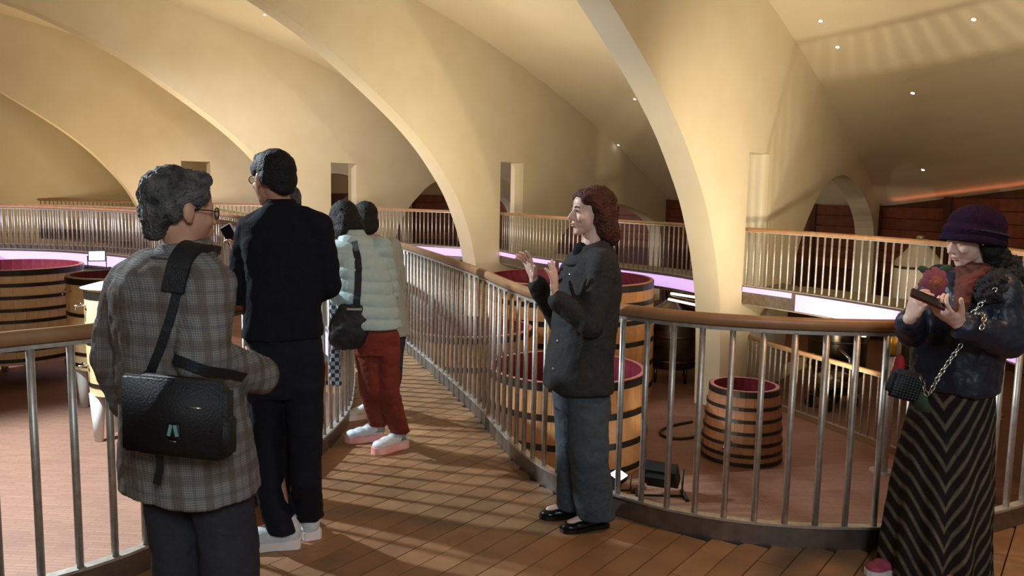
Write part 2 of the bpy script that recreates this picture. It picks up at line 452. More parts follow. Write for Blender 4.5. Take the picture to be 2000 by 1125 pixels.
BAL = {}
def railing(label, line, z=0.0, side=1, glow_bands=None, spacing=0.135, rail_r=0.03, start=0.06, fascia=0.20, bal_m=None, rail_m=None, group='railings with upright bars'):
    base = line[0]
    root = empty('railing', (base.x, base.y, z)); tag(root, label, 'railing', group)
    L = [Vector((p.x - base.x, p.y - base.y)) for p in line]
    rail_m = rail_m or M_rail; bal_m = bal_m or M_steel
    bm = bmesh.new(); n = 10
    sweep(bm, L, [(rail_r * 0.85 * math.cos(2 * math.pi * k / n), 1.035 + rail_r * math.sin(2 * math.pi * k / n)) for k in range(n)])
    bm_obj('handrail', bm, rail_m, root, True)
    bm = bmesh.new(); sweep(bm, L, [(-0.010, -fascia), (0.010, -fascia), (0.010, 0.1), (-0.010, 0.1)]); bm_obj('curb', bm, M_curb, root)
    bm = bmesh.new(); sweep(bm, L, [(-0.022, 0.1), (0.022, 0.1), (0.022, 0.112), (-0.022, 0.112)]); bm_obj('bottom_bar', bm, bal_m, root)
    bm = bmesh.new(); sweep(bm, L, [(-0.012, 0.99), (0.012, 0.99), (0.012, 1.006), (-0.012, 1.006)]); bm_obj('top_bar', bm, bal_m, root)
    for f0, f1, lo, hi in (glow_bands or []):
        s = 0.016 * side; i0 = int(f0 * (len(L) - 1)); i1 = int(f1 * (len(L) - 1)) + 1
        bm = bmesh.new(); sweep(bm, L[i0:i1], [(s, lo), (s * 1.9, lo), (s * 1.9, hi), (s, hi)])
        o = bm_obj('fascia_glow', bm, M_fascia_glow, root); o['label'] = 'glowing band standing for lilac light on the walkway edge'
    key = bal_m.name
    for p, t in resample(L, spacing, start):
        if key not in BAL:
            bm = bmesh.new(); add_tube(bm, [(0, 0, .108), (0, 0, .994)], 0.0145, 10); o = bm_obj('baluster', bm, bal_m, root, True); BAL[key] = o.data
        else:
            o = link('baluster', BAL[key], None, root)
        o.location = (p.x, p.y, 0); o.rotation_euler.z = math.atan2(t.y, t.x)
    return root
cut = next(i for i, p in enumerate(RIGHT) if p.y < 8.6)
railing('wood-topped railing on the right of the deck, sweeping behind the woman in the dark jacket', RIGHT[cut:-3], side=1)
railing('far railing of the gangway at the left, behind the nearer one', RIGHT[:cut - 1], side=1)
cut = next(i for i, p in enumerate(LEFT) if p.y > 7.1)
railing('railing on the left of the deck, beside the man in the plaid jacket', LEFT[:cut - 1], side=1)
railing('near railing of the gangway at the left, above a lilac glow', LEFT[cut:], side=1, glow_bands=[(0, 1, -.17, .06)])
railing('gallery railing between the near arched wall and the right edge of the photo', GALL, side=1, glow_bands=[(0, .80, -.19, .07), (.82, 1, .0, .08)])
railing('gallery railing seen behind the woman in the dark jacket, through the nearest arch', G2, side=1, glow_bands=[(0, .62, -.16, .05), (.64, 1, -.02, .07)])
railing('far gallery railing in front of the low dark arch, left of the second arched wall', G3, side=1, glow_bands=[(0, 1, -.12, .07)])
railing('most distant gallery railing, behind the man in black', G4, side=1, glow_bands=[(0, 1, -.12, .07)])
railing('dark gallery railing at the far left under the smallest arch', G5, side=1)

# recessed ceiling lamps
for px, py in [(1240, 193), (1208, 283), (1603, 40), (1636, 91), (1902, 37), (1783, 181), (1803, 331), (517, 28)]:
    d = (at(px, py, 10) - CC).normalized(); loc, nrm, idx, dist = CEIL_BVH.ray_cast(CC, d)
    if loc is None: continue
    if nrm.z > 0: nrm = -nrm
    root = empty('ceiling_spotlight', loc)
    bm = bmesh.new(); bmesh.ops.create_cone(bm, cap_ends=True, segments=16, radius1=0.06, radius2=0.052, depth=0.02)
    ring = bm_obj('rim', bm, M_plaster, root, True); ring.rotation_euler = nrm.to_track_quat('Z', 'Y').to_euler()
    bm = bmesh.new(); bmesh.ops.create_cone(bm, cap_ends=True, segments=16, radius1=0.036, radius2=0.032, depth=0.03)
    g = bm_obj('bulb', bm, M_lamp, root, True); g.rotation_euler = nrm.to_track_quat('Z', 'Y').to_euler()
    where = {1240: 'upper of the two through the near arch', 1208: 'lower of the two through the near arch', 1603: 'topmost of the pair beside the stepped shadows',
             1636: 'lower of the pair beside the stepped shadows', 1902: 'highest one on the bright slope at the right', 1783: 'middle one on the slope at the right', 1803: 'lowest one, just above the brown boards', 517: 'alone beside the great arch at the upper left'}[px]
    tag(root, 'small recessed ceiling spotlight, ' + where, 'spotlight', 'recessed ceiling spotlights')

# ------------------------------------------------------------------ oak vats
M_oak = mat('oak_stave', srgb(196, 142, 88), 0.5, noise=(7, srgb(170, 118, 70), 0.7), var=0.10)
M_oakpale = mat('pale_oak_stave', srgb(214, 182, 132), 0.5, noise=(7, srgb(190, 154, 104), 0.6), var=0.08)
M_oakdark = mat('aged_oak_stave', srgb(150, 100, 64), 0.55, noise=(7, srgb(122, 78, 48), 0.7), var=0.10)
M_wine = mat('wine_stained_oak', srgb(138, 42, 58), 0.55, noise=(4, srgb(84, 22, 36), 0.9))
M_rim = mat('wine_tinted_rim', srgb(196, 122, 116), 0.5)
M_hoop = mat('black_hoop', srgb(40, 34, 28), 0.45, 0.4)
M_leg = mat('pale_vat_leg', srgb(205, 200, 190), 0.5)
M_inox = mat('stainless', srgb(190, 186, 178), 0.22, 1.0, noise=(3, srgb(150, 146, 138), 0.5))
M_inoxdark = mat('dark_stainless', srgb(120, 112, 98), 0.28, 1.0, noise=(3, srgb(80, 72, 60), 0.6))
M_white = mat('white_lid', srgb(225, 230, 226), 0.4)
M_brass = mat('brass', srgb(222, 176, 70), 0.35, 0.7)
M_rubber = mat('black_rubber', srgb(22, 22, 24), 0.6)

def vat(label, x, y, z0, z1, rb, rt, hoops, oak, n=36, wall=0.06, leg_h=0.0, group='oak vats on the lower floor', fittings=None, lidded=False, rim=None):
    root = empty('oak_vat', (x, y, ZF)); tag(root, label, 'vat', group); zb = z0 - ZF; zt = z1 - ZF
    # one stave, shared by the whole ring
    bm = bmesh.new(); da = math.pi / n * 0.985; sec = []
    K = 5
    for k in range(K + 1):
        f = k / K; r = rb + (rt - rb) * f + 0.015 * math.sin(math.pi * f); z = zb + (zt - zb) * f
        sec.append([bm.verts.new((rr * math.cos(s), rr * math.sin(s), z)) for rr, s in ((r, -da), (r, da), (r - wall, da), (r - wall, -da))])
    for k in range(K):
        a, b = sec[k], sec[k + 1]
        for i in range(4):
            f = bm.faces.new((a[i], a[(i + 1) % 4], b[(i + 1) % 4], b[i])); f.material_index = 1 if i == 2 else 0
    f = bm.faces.new(sec[-1]); f.material_index = 2
    bm.faces.new(sec[0][::-1])
    st = bm_obj('stave', bm, [oak, M_wine, rim or M_rim], root); sh = st.data
    for k in range(n):
        o = st if k == 0 else link('stave', sh, None, root)
        o.rotation_euler.z = 2 * math.pi * k / n
    for fz, hw in hoops:
        r0 = rb + (rt - rb) * fz + 0.015 * math.sin(math.pi * fz); z = zb + (zt - zb) * fz; bm = bmesh.new(); ns = 48
        prof = [(r0 + 0.001, z - hw / 2), (r0 + 0.010, z - hw / 2), (r0 + 0.010, z + hw / 2), (r0 + 0.001, z + hw / 2)]
        rings = [[bm.verts.new((r * math.cos(2 * math.pi * k / ns), r * math.sin(2 * math.pi * k / ns), zz)) for r, zz in prof] for k in range(ns)]
        for k in range(ns):
            a, b = rings[k], rings[(k + 1) % ns]
            for i in range(4): bm.faces.new((a[i], a[(i + 1) % 4], b[(i + 1) % 4], b[i]))
        bm_obj('hoop', bm, M_hoop, root, False)
    bm = bmesh.new(); bmesh.ops.create_cone(bm, cap_ends=True, segments=36, radius1=rb - wall, radius2=rb - wall, depth=0.05)
    o = bm_obj('bottom', bm, M_wine, root); o.location.z = zb + 0.12
    if leg_h:
        for k in range(4):
            a = math.pi / 4 + k * math.pi / 2; bm = bmesh.new()
            add_tube(bm, [(0, 0, 0), (0, 0, leg_h + 0.05)], [0.055, 0.10], 12)
            o = bm_obj('leg', bm, M_leg, root, True); o.location = (rb * 0.82 * math.cos(a), rb * 0.82 * math.sin(a), 0)
    if lidded:
        bm = bmesh.new(); bmesh.ops.create_cone(bm, cap_ends=True, segments=40, radius1=rt + 0.05, radius2=rt * 0.6, depth=0.06)
        o = bm_obj('lid', bm, M_white, root); o.location.z = zt + 0.035
    for (ang, z) in (fittings or []):
        bm = bmesh.new(); r0 = rb + (rt - rb) * ((z - z0) / (z1 - z0))
        add_tube(bm, [(r0 - 0.02, 0, 0), (r0 + 0.13, 0, 0.0), (r0 + 0.13, 0, -0.05)], 0.016, 8); add_tube(bm, [(r0 + 0.07, -0.05, 0.03), (r0 + 0.07, 0.05, 0.03)], 0.012, 8)
        o = bm_obj('tap', bm, M_inox, root, True); o.rotation_euler.z = ang; o.location.z = z - ZF
    return root
vat('wide orange oak vat with a wine-red inside, standing behind the woman in the dark jacket', 0.74, 10.55, ZF, -0.67, 1.06, 1.03, [(0.06, .07), (0.33, .075), (0.64, .075), (0.955, .10)], M_oak, 40)
vat('tall orange oak vat with taps, its red rim under the lilac glow', 1.0, 14.3, ZF, 0.12, 1.50, 1.46, [(0.1, .08), (0.3, .08), (0.5, .08), (0.68, .08), (0.83, .08), (0.965, .11)], M_oak, 52, fittings=[(-0.55, -0.35), (-0.55, -0.55)])
vat('smaller oak vat half hidden by the railing bars, left of the widest vat', -0.66, 12.35, ZF, -0.46, 1.02, 0.98, [(0.08, .07), (0.35, .07), (0.66, .07), (0.955, .09)], M_oak, 40)
vat('small tapered oak tub with seven black hoops, standing alone on the brick floor', 3.08, 10.55, ZF, -0.87, 0.52, 0.44, [(0.045, .05), (0.16, .042), (0.30, .042), (0.45, .042), (0.61, .042), (0.77, .042), (0.955, .075)], M_oakdark, 26, 0.045, fittings=[(-2.2, -1.55)])
vat('large pale oak vat on white legs at the left edge of the photo', -8.66, 14.1, -1.42, 0.17, 1.02, 1.10, [(0.05, .06), (0.16, .055), (0.28, .055), (0.46, .055), (0.58, .055), (0.71, .055), (0.84, .06), (0.965, .09)], M_oakpale, 40, leg_h=0.40)
vat('narrower pale oak vat on white legs, right of the large one', -6.15, 12.75, -1.22, 0.19, 0.72, 0.75, [(0.06, .05), (0.18, .05), (0.36, .05), (0.60, .05), (0.955, .09)], M_oakpale, 32, leg_h=0.60, rim=M_hoop, fittings=[(-2.2, -0.02), (-2.2, -0.85)])
vat('slim oak vat under a white lid, half hidden by the man in plaid', -5.27, 10.9, -1.2, 0.22, 0.40, 0.42, [(0.1, .05), (0.5, .05), (0.94, .09)], M_oakpale, 24, leg_h=0.62, lidded=True, fittings=[(-2.4, 0.0), (-2.4, -0.8)])
vat('pale oak vat at the far left, behind the large one', -12.0, 17.0, -1.42, 0.2, 0.9, 0.95, [(0.1, .06), (0.4, .06), (0.7, .06), (0.96, .09)], M_oakpale, 36, leg_h=0.4)
vat('orange oak vat glimpsed through the gangway railing bars', -2.6, 14.4, ZF, -0.1, 1.0, 0.97, [(0.1, .07), (0.35, .07), (0.65, .07), (0.96, .1)], M_oak, 38)

# ------------------------------------------------------------------ steel tanks and other equipment
def lathe(bm, prof, seg=28):
    rings = [[bm.verts.new((r * math.cos(2 * math.pi * k / seg), r * math.sin(2 * math.pi * k / seg), z)) for k in range(seg)] for r, z in prof]
    for a, b in zip(rings, rings[1:]):
        for k in range(seg): bm.faces.new((a[k], a[(k + 1) % seg], b[(k + 1) % seg], b[k]))
    bm.faces.new(rings[0][::-1]); bm.faces.new(rings[-1])

def tank(label, x, y, z0, r, h, m, legs=True):
    root = empty('steel_tank', (x, y, z0)); tag(root, label, 'tank', 'steel tanks')
    lg = 0.22 if legs else 0.02
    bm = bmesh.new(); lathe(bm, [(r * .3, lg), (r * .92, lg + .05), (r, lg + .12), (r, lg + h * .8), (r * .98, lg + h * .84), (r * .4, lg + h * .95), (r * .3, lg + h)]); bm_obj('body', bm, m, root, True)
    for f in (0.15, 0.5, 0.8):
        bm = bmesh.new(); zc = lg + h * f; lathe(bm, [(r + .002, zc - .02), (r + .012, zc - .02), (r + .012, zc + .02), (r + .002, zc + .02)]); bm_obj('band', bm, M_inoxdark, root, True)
    bm = bmesh.new(); lathe(bm, [(r * .2, lg + h), (r * .2, lg + h + .05), (r * .12, lg + h + .07)], 16); bm_obj('hatch', bm, M_inox, root, True)
    if legs:
        for k in range(4):
            a = k * math.pi / 2 + .6; bm = bmesh.new(); add_tube(bm, [(r * .8 * math.cos(a), r * .8 * math.sin(a), 0), (r * .8 * math.cos(a), r * .8 * math.sin(a), lg + .12)], 0.03, 8); bm_obj('leg', bm, M_inoxdark, root, True)
    return root
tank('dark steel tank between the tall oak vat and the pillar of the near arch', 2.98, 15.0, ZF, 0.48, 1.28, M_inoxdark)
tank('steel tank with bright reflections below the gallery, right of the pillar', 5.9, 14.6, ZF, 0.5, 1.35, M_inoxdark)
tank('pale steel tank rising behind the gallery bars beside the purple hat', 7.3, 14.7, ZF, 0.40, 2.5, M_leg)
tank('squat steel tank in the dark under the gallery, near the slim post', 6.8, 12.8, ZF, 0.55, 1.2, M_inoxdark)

def pump(label, loc, rz):
    root = empty('wine_pump', loc); root.rotation_euler.z = rz; tag(root, label, 'pump')
    bm = bmesh.new(); lathe(bm, [(0.05, -.3), (.16, -.28), (.16, .2), (.12, .28), (.04, .3)]); bmesh.ops.rotate(bm, verts=bm.verts, matrix=Matrix.Rotation(math.pi / 2, 3, 'Y')); bmesh.ops.translate(bm, verts=bm.verts, vec=(0, 0, .45)); bm_obj('motor', bm, M_inox, root, True)
    bm = bmesh.new(); add_box(bm, (0, 0, .25), (.8, .4, .04)); add_box(bm, (0, 0, .3), (.5, .12, .1)); bm_obj('frame', bm, M_inoxdark, root)
    for sx in (-.3, .3):
        for sy in (-.18, .18):
            bm = bmesh.new(); lathe(bm, [(.03, -.03), (.1, -.03), (.1, .03), (.03, .03)], 16); bmesh.ops.rotate(bm, verts=bm.verts, matrix=Matrix.Rotation(math.pi / 2, 3, 'X')); o = bm_obj('wheel', bm, M_rubber, root, True); o.location = (sx, sy, .1)
    bm = bmesh.new(); add_tube(bm, [(-.4, 0, .25), (-.55, 0, .8), (-.5, 0, .95)], .018, 8); bm_obj('handle', bm, M_inox, root, True)
    bm = bmesh.new(); add_tube(bm, [(.3, 0, .45), (.45, 0, .5), (.5, .1, .75), (.45, .3, .9)], .03, 10); bm_obj('pipe', bm, M_inox, root, True)
pump('steel wine pump on wheels under the gallery, behind the stairwell railing', (5.3, 13.2, ZF), 0.5)

# slim steel post with a brass collar
root = empty('support_post', (4.72, 10.05, ZF)); tag(root, 'slim steel post with a brass top, right of the small tub', 'post')
bm = bmesh.new(); add_tube(bm, [(0, 0, 0.02), (0, 0, 1.50)], 0.075, 18); bm_obj('shaft', bm, M_steel, root, True)
bm = bmesh.new(); add_tube(bm, [(0, 0, 1.50), (0, 0, 1.80)], 0.078, 18); bm_obj('collar', bm, M_brass, root, True)
bm = bmesh.new(); lathe(bm, [(.14, 0), (.14, .02), (.07, .021)], 18); bm_obj('foot_plate', bm, M_steel, root)
bm = bmesh.new(); add_tube(bm, [(0, 0, 1.50), (0, 0, 1.515)], 0.082, 18); bm_obj('joint', bm, M_black, root, True)

# stairwell railing on the lower floor
M_curbbright = mat('bright_curb_steel', srgb(196, 180, 140), 0.25, 0.95)
line = catmull([(3.95, 14.6), (4.15, 13.6), (4.45, 12.7), (4.85, 11.7), (5.15, 10.9), (5.4, 10.0), (5.55, 9.0)])
_save = M_curb; M_curb = M_curbbright
railing('low railing with a shiny curb round the stairwell on the lower floor', line, z=ZF, fascia=-0.0, group='lower floor railing')
M_curb = _save

# floodlights
def flood(label, loc, aim, m, s=1.0, power=0, color=COOL, angle=70):
    root = empty('floodlight', loc); tag(root, label, 'floodlight', 'floodlights of the vat room')
    q = (Vector(aim) - Vector(loc)).to_track_quat('-Z', 'Y').to_matrix()
    bm = bmesh.new(); add_box(bm, (0, 0, 0.05 * s), (0.3 * s, 0.2 * s, 0.1 * s)); add_box(bm, (0, 0, 0.12 * s), (0.2 * s, 0.12 * s, 0.05 * s))
    bmesh.ops.transform(bm, matrix=q.to_4x4(), verts=bm.verts); bmesh.ops.translate(bm, verts=bm.verts, vec=(0, 0, .24 * s)); bm_obj('housing', bm, M_black, root)
    bm = bmesh.new(); add_box(bm, (0, 0, -0.003 * s), (0.27 * s, 0.17 * s, 0.008 * s)); bmesh.ops.transform(bm, matrix=q.to_4x4(), verts=bm.verts); bmesh.ops.translate(bm, verts=bm.verts, vec=(0, 0, .24 * s)); bm_obj('glass', bm, m, root)
    bm = bmesh.new(); add_tube(bm, [(-.18 * s, 0, .24 * s), (-.18 * s, 0, .01), (.18 * s, 0, .01), (.18 * s, 0, .24 * s)], .012 * s, 8); bm_obj('bracket', bm, M_black, root, True)
    for sx in (-.2, .2):
        bm = bmesh.new(); add_box(bm, (sx * s, 0, .012 * s), (.03 * s, .24 * s, .024 * s)); bm_obj('foot', bm, M_black, root)
    if power:
        l = lamp('flood_beam', 'SPOT', Vector(loc) + Vector((0, 0, .24 * s)) + q @ Vector((0, 0, -.03 * s)), aim, power, color, .05, angle)
    return root
flood('black floodlight shining up from the brick floor beside the wide oak vat', (1.75, 9.05, ZF), (4.2, 14.2, 2.2), M_lampw, 1.35, 30, NEUT, 90)
flood('second black floodlight, tucked against the foot of the wide oak vat', (1.28, 9.2, ZF), (2.5, 8.4, 1.4), M_lampw, 0.8)
flood('bright floodlight glaring above the gangway rail beside the green jacket', at(788, 505, 17.0), (0, 0, 1.6), M_lampw, 0.62)
flood('white floodlight glaring above the narrower pale vat', at(190, 524, 15.0), (-2, 0, 2.4), M_lampw, 0.95)

# light tubes, hose
def light_tube(label, a, b, group='light tubes below the gallery'):
    a = Vector(a); b = Vector(b); root = empty('tube_light', a); tag(root, label, 'light', group)
    bm = bmesh.new(); add_tube(bm, [(0, 0, 0), b - a], 0.022, 10); bm_obj('tube', bm, M_tubeglow, root, True)
    bm = bmesh.new(); add_tube(bm, [Vector((0, 0, .045)), b - a + Vector((0, 0, .045))], 0.03, 8); bm_obj('batten', bm, M_inoxdark, root, True)
light_tube('glowing light tube under the gallery, right of the pillar', at(1593, 640, 12.6), at(1690, 656, 11.6))
light_tube('short glowing tube left of the pillar, upper of two', at(1310, 573, 14.2), at(1368, 582, 14.0))
light_tube('short glowing tube left of the pillar, lower of two', at(1305, 584, 14.2), at(1366, 597, 14.0))
pts = [ground(1352, 826, ZF), ground(1320, 832, ZF), ground(1293, 842, ZF), ground(1292, 852, ZF), ground(1315, 859, ZF), ground(1350, 857, ZF), ground(1372, 846, ZF)]
pts = catmull([Vector((p.x, p.y)) for p in pts], 0.05); b0 = pts[0]
root = empty('hose', (b0.x, b0.y, ZF)); bm = bmesh.new(); add_tube(bm, [(p.x - b0.x, p.y - b0.y, 0.022) for p in pts], 0.02, 8)
bm_obj('tube', bm, M_rubber, root, True); bm = bmesh.new(); add_tube(bm, [(pts[-1].x - b0.x - .02, pts[-1].y - b0.y, 0.026), (pts[-1].x - b0.x + .08, pts[-1].y - b0.y, 0.026)], 0.025, 10); bm_obj('coupling', bm, M_inox, root, True)
tag(root, 'black hose looped on the brick floor left of the small tub', 'hose')

# ------------------------------------------------------------------ people: helpers
def V3(*a): return Vector(a)
_us = {}
def unit_sphere(seg):
    if seg not in _us:
        nv = max(8, seg * 2 // 3); pts = [(0, 0, 1)]; fc = []
        for i in range(1, nv):
            a = math.pi * i / nv
            for k in range(seg): pts.append((math.sin(a) * math.cos(2 * math.pi * k / seg), math.sin(a) * math.sin(2 * math.pi * k / seg), math.cos(a)))
        pts.append((0, 0, -1)); R = lambda i, k: 1 + (i - 1) * seg + k % seg; last = len(pts) - 1
        for k in range(seg):
            fc.append((0, R(1, k), R(1, k + 1))); fc.append((last, R(nv - 1, k + 1), R(nv - 1, k)))
            for i in range(1, nv - 1): fc.append((R(i, k), R(i + 1, k), R(i + 1, k + 1), R(i, k + 1)))
        _us[seg] = ([Vector(p) for p in pts], fc)
    return _us[seg]
def e_sph(bm, c, r, rot=None, seg=14):
    if not hasattr(r, '__len__'): r = (r, r, r)
    M = Matrix.Translation(c) @ (rot.to_4x4() if rot is not None else Matrix.Identity(4)) @ Matrix.Diagonal((r[0], r[1], r[2], 1))
    pts, fc = unit_sphere(seg); vs = [bm.verts.new(M @ p) for p in pts]
    for f in fc: bm.faces.new([vs[i] for i in f])
def e_cone(bm, a, b, ra, rb, seg=14):
    a = Vector(a); b = Vector(b)
    if (b - a).length < 1e-5: return
    add_tube(bm, [a, b], [ra, rb], seg)
def e_chain(bm, pts, rad, seg=14):
    for p, r in zip(pts, rad): e_sph(bm, p, r, seg=seg)
    for i in range(len(pts) - 1): e_cone(bm, pts[i], pts[i + 1], rad[i], rad[i + 1], seg)
def e_loft(bm, rings, seg=24, n=2.4):
    """rings: (centre, half width, half depth, facing angle, [tilt vector]) -- width across the facing direction"""
    R = []
    for ring in rings:
        c, w, d, ang = ring[:4]; tilt = ring[4] if len(ring) > 4 else None
        f = Vector((math.cos(ang), math.sin(ang), 0)); s = Vector((-math.sin(ang), math.cos(ang), 0)); row = []
        for k in range(seg):
            th = 2 * math.pi * k / seg; cc, ss = math.cos(th), math.sin(th)
            p = Vector(c) + f * d * math.copysign(abs(cc) ** (2 / n), cc) + s * w * math.copysign(abs(ss) ** (2 / n), ss)
            if tilt is not None: p.z += (p - Vector(c)).dot(Vector(tilt))
            row.append(bm.verts.new(p))
        R.append(row)
    for a, b in zip(R, R[1:]):
        for k in range(seg): bm.faces.new((a[k], a[(k + 1) % seg], b[(k + 1) % seg], b[k]))
    bm.faces.new(R[0][::-1]); bm.faces.new(R[-1])

_tex = {}
def solid(name, bm, m, base, parent=None, voxel=0.008, smooth=4, disp=None, post=None):
    """fuse all closed shapes of bm into one skin"""
    base = Vector(base); bmesh.ops.translate(bm, verts=bm.verts, vec=-base); bmesh.ops.recalc_face_normals(bm, faces=bm.faces)
    me = bpy.data.meshes.new('tmp'); bm.to_mesh(me); bm.free(); o = bpy.data.objects.new('tmp', me); COL.objects.link(o)
    r = o.modifiers.new('r', 'REMESH'); r.mode = 'VOXEL'; r.voxel_size = voxel; r.use_smooth_shade = True
    if smooth:
        s = o.modifiers.new('s', 'SMOOTH'); s.factor = 0.5; s.iterations = smooth
    for ds in (disp or []):
        key = (ds[1], ds[2] if len(ds) > 2 else 2)
        if key not in _tex:
            t = bpy.data.textures.new('folds', 'CLOUDS'); t.noise_scale = ds[1]; t.noise_depth = key[1]; _tex[key] = t
        d = o.modifiers.new('d', 'DISPLACE'); d.texture = _tex[key]; d.strength = ds[0]; d.mid_level = 0.5; d.texture_coords = 'LOCAL'
    res = bpy.data.meshes.new_from_object(o.evaluated_get(bpy.context.evaluated_depsgraph_get()))
    bpy.data.objects.remove(o); bpy.data.meshes.remove(me); res.name = name; res.materials.clear()
    if post is not None:
        nv = len(res.vertices); co = np.empty(nv * 3, np.float32); no = np.empty(nv * 3, np.float32)
        res.vertices.foreach_get('co', co); res.vertices.foreach_get('normal', no)
        co = post(co.reshape(-1, 3), no.reshape(-1, 3)); res.vertices.foreach_set('co', co.astype(np.float32).ravel()); res.update()
    for p in res.polygons: p.use_smooth = True
    ob = link(name, res, m, parent)
    if parent is None: ob.location = base
    return ob

def part(name, bm, m, base, parent, smooth=True):
    bmesh.ops.translate(bm, verts=bm.verts, vec=-Vector(base)); return bm_obj(name, bm, m, parent, smooth)

def hand(bm, wrist, d, n, right, curl=(20, 25, 20), sc=1.0, spread=8, thumb_out=0.8, curls=None):
    d = Vector(d).normalized(); n = Vector(n); n = (n - d * n.dot(d)).normalized(); l = d.cross(n) if right else n.cross(d); w = Vector(wrist)
    rot = Matrix((l, n, d)).transposed()
    e_sph(bm, w + d * 0.022 * sc, (0.030 * sc, 0.017 * sc, 0.034 * sc), rot); e_sph(bm, w + d * 0.056 * sc, (0.040 * sc, 0.015 * sc, 0.040 * sc), rot)
    e_sph(bm, w + d * 0.076 * sc, (0.041 * sc, 0.0125 * sc, 0.022 * sc), rot); e_sph(bm, w + d * 0.03 * sc + l * 0.022 * sc + n * 0.008 * sc, (0.018 * sc, 0.015 * sc, 0.03 * sc), rot)
    for i, (off, ln) in enumerate(zip((0.031, 0.0105, -0.0105, -0.030), (0.072, 0.080, 0.074, 0.058))):
        c = curls[i] if curls else curl; ang = math.radians(spread) * (1.5 - i) ; dd = (d * math.cos(ang) + l * math.sin(ang)).normalized()
        ax = dd.cross(n).normalized(); p = w + d * 0.086 * sc + l * off * sc; pts = [p - dd * 0.01]; rad = [0.0095 * sc]; a = 0
        pts.append(p); rad.append(0.0092 * sc)
        for seg, (fr, ca) in enumerate(zip((0.45, 0.31, 0.24), c)):
            a += math.radians(ca); dv = dd * math.cos(a) + n * math.sin(a); p = p + dv * ln * fr * sc; pts.append(p); rad.append((0.0086, 0.0080, 0.0070)[seg] * sc)
        e_chain(bm, pts, rad, 10)
    td = (l * thumb_out + d * 0.65 + n * 0.30).normalized(); p = w + d * 0.022 * sc + l * 0.024 * sc + n * 0.006 * sc; pts = [p]; rad = [0.0135 * sc]
    for ln, k, rr in ((0.040, 0.0, 0.0120), (0.032, 0.3, 0.0102), (0.025, 0.5, 0.0084)):
        dv = (td + d * k * 0.6).normalized(); p = p + dv * ln * sc; pts.append(p); rad.append(rr * sc)
    e_chain(bm, pts, rad, 10)

def head(bm, c, F, U, s=1.0, female=False):
    F = Vector(F).normalized(); U = Vector(U); U = (U - F * U.dot(F)).normalized(); R = F.cross(U); rot = Matrix((R, F, U)).transposed()
    q = lambda r, f, u: Vector(c) + (R * r + F * f + U * u) * s
    E = lambda r, f, u, a, b, d: e_sph(bm, q(r, f, u), (a * s, b * s, d * s), rot, 18)
    E(0, -0.012, 0.032, 0.073, 0.092, 0.080); E(0, 0.030, -0.030, 0.061, 0.060, 0.078); E(0, 0.045, 0.038, 0.056, 0.043, 0.046)
    E(0, 0.018, -0.068, 0.052, 0.054, 0.038); E(0, 0.066, -0.100, 0.024, 0.021, 0.016); E(0, 0.052, -0.085, 0.036, 0.034, 0.026)
    E(0, 0.078, 0.019, 0.046, 0.014, 0.009)
    e_chain(bm, [q(0, 0.086, 0.010), q(0, 0.100, -0.012), q(0, 0.111, -0.028)], [0.0085 * s, 0.0095 * s, 0.0118 * s], 10)
    for sg in (-1, 1):
        E(sg * 0.010, 0.101, -0.033, 0.008, 0.010, 0.007); E(sg * 0.034, 0.064, -0.030, 0.021, 0.022, 0.022)
        E(sg * 0.031, 0.074, 0.0035, 0.016, 0.012, 0.010)
        (E(sg * 0.077, -0.006, -0.006, 0.009, 0.019, 0.031), E(sg * 0.073, 0.000, -0.028, 0.008, 0.011, 0.013)) if s > .94 else (E(sg * 0.071, -0.008, -0.008, 0.008, 0.015, 0.026), E(sg * 0.069, -0.004, -0.026, 0.007, 0.009, 0.011))
    E(0, 0.092, -0.058, 0.020, 0.009, 0.0065); E(0, 0.090, -0.069, 0.018, 0.009, 0.0068); E(0, 0.086, -0.048, 0.018, 0.010, 0.012)
    return q, rot

M_eye = mat('eye_white', srgb(150, 144, 140), 0.5); M_iris = mat('dark_iris', srgb(46, 32, 26), 0.25); M_lip = mat('lips', srgb(186, 128, 118), 0.6)
def face_parts(q, rot, base, body, brow_m, s=1.0, closed=False, lid_m=None):
    for sg in (-1, 1):
        bm = bmesh.new(); e_sph(bm, q(sg * 0.031, 0.0762, 0.0030), (0.0118 * s, 0.0102 * s, 0.0056 * s), rot); e = part('eye', bm, M_eye if not closed else lid_m, base, body)
        if not closed:
            bm = bmesh.new(); e_sph(bm, q(sg * 0.0305, 0.0848, 0.0030), (0.0052 * s, 0.0030 * s, 0.0054 * s), rot); part('iris', bm, M_iris, base, e)
            bm = bmesh.new(); add_tube(bm, [q(sg * 0.019, 0.0860, 0.0045), q(sg * 0.030, 0.0895, 0.0085), q(sg * 0.044, 0.0800, 0.0035)], [0.0012, 0.0024, 0.0012], 6); part('eyelash', bm, M_iris, base, e)
        bm = bmesh.new(); add_tube(bm, [q(sg * 0.014, 0.0925, 0.021), q(sg * 0.030, 0.0905, 0.0265), q(sg * 0.048, 0.0770, 0.0215)], [0.0022, 0.0034, 0.0015], 6); part('eyebrow', bm, brow_m, base, body)
    bm = bmesh.new(); e_sph(bm, q(0, 0.0950, -0.0585), (0.0195 * s, 0.0085 * s, 0.0046 * s), rot); e_sph(bm, q(0, 0.0930, -0.0690), (0.0170 * s, 0.0085 * s, 0.0054 * s), rot); part('lips', bm, M_lip, base, body)

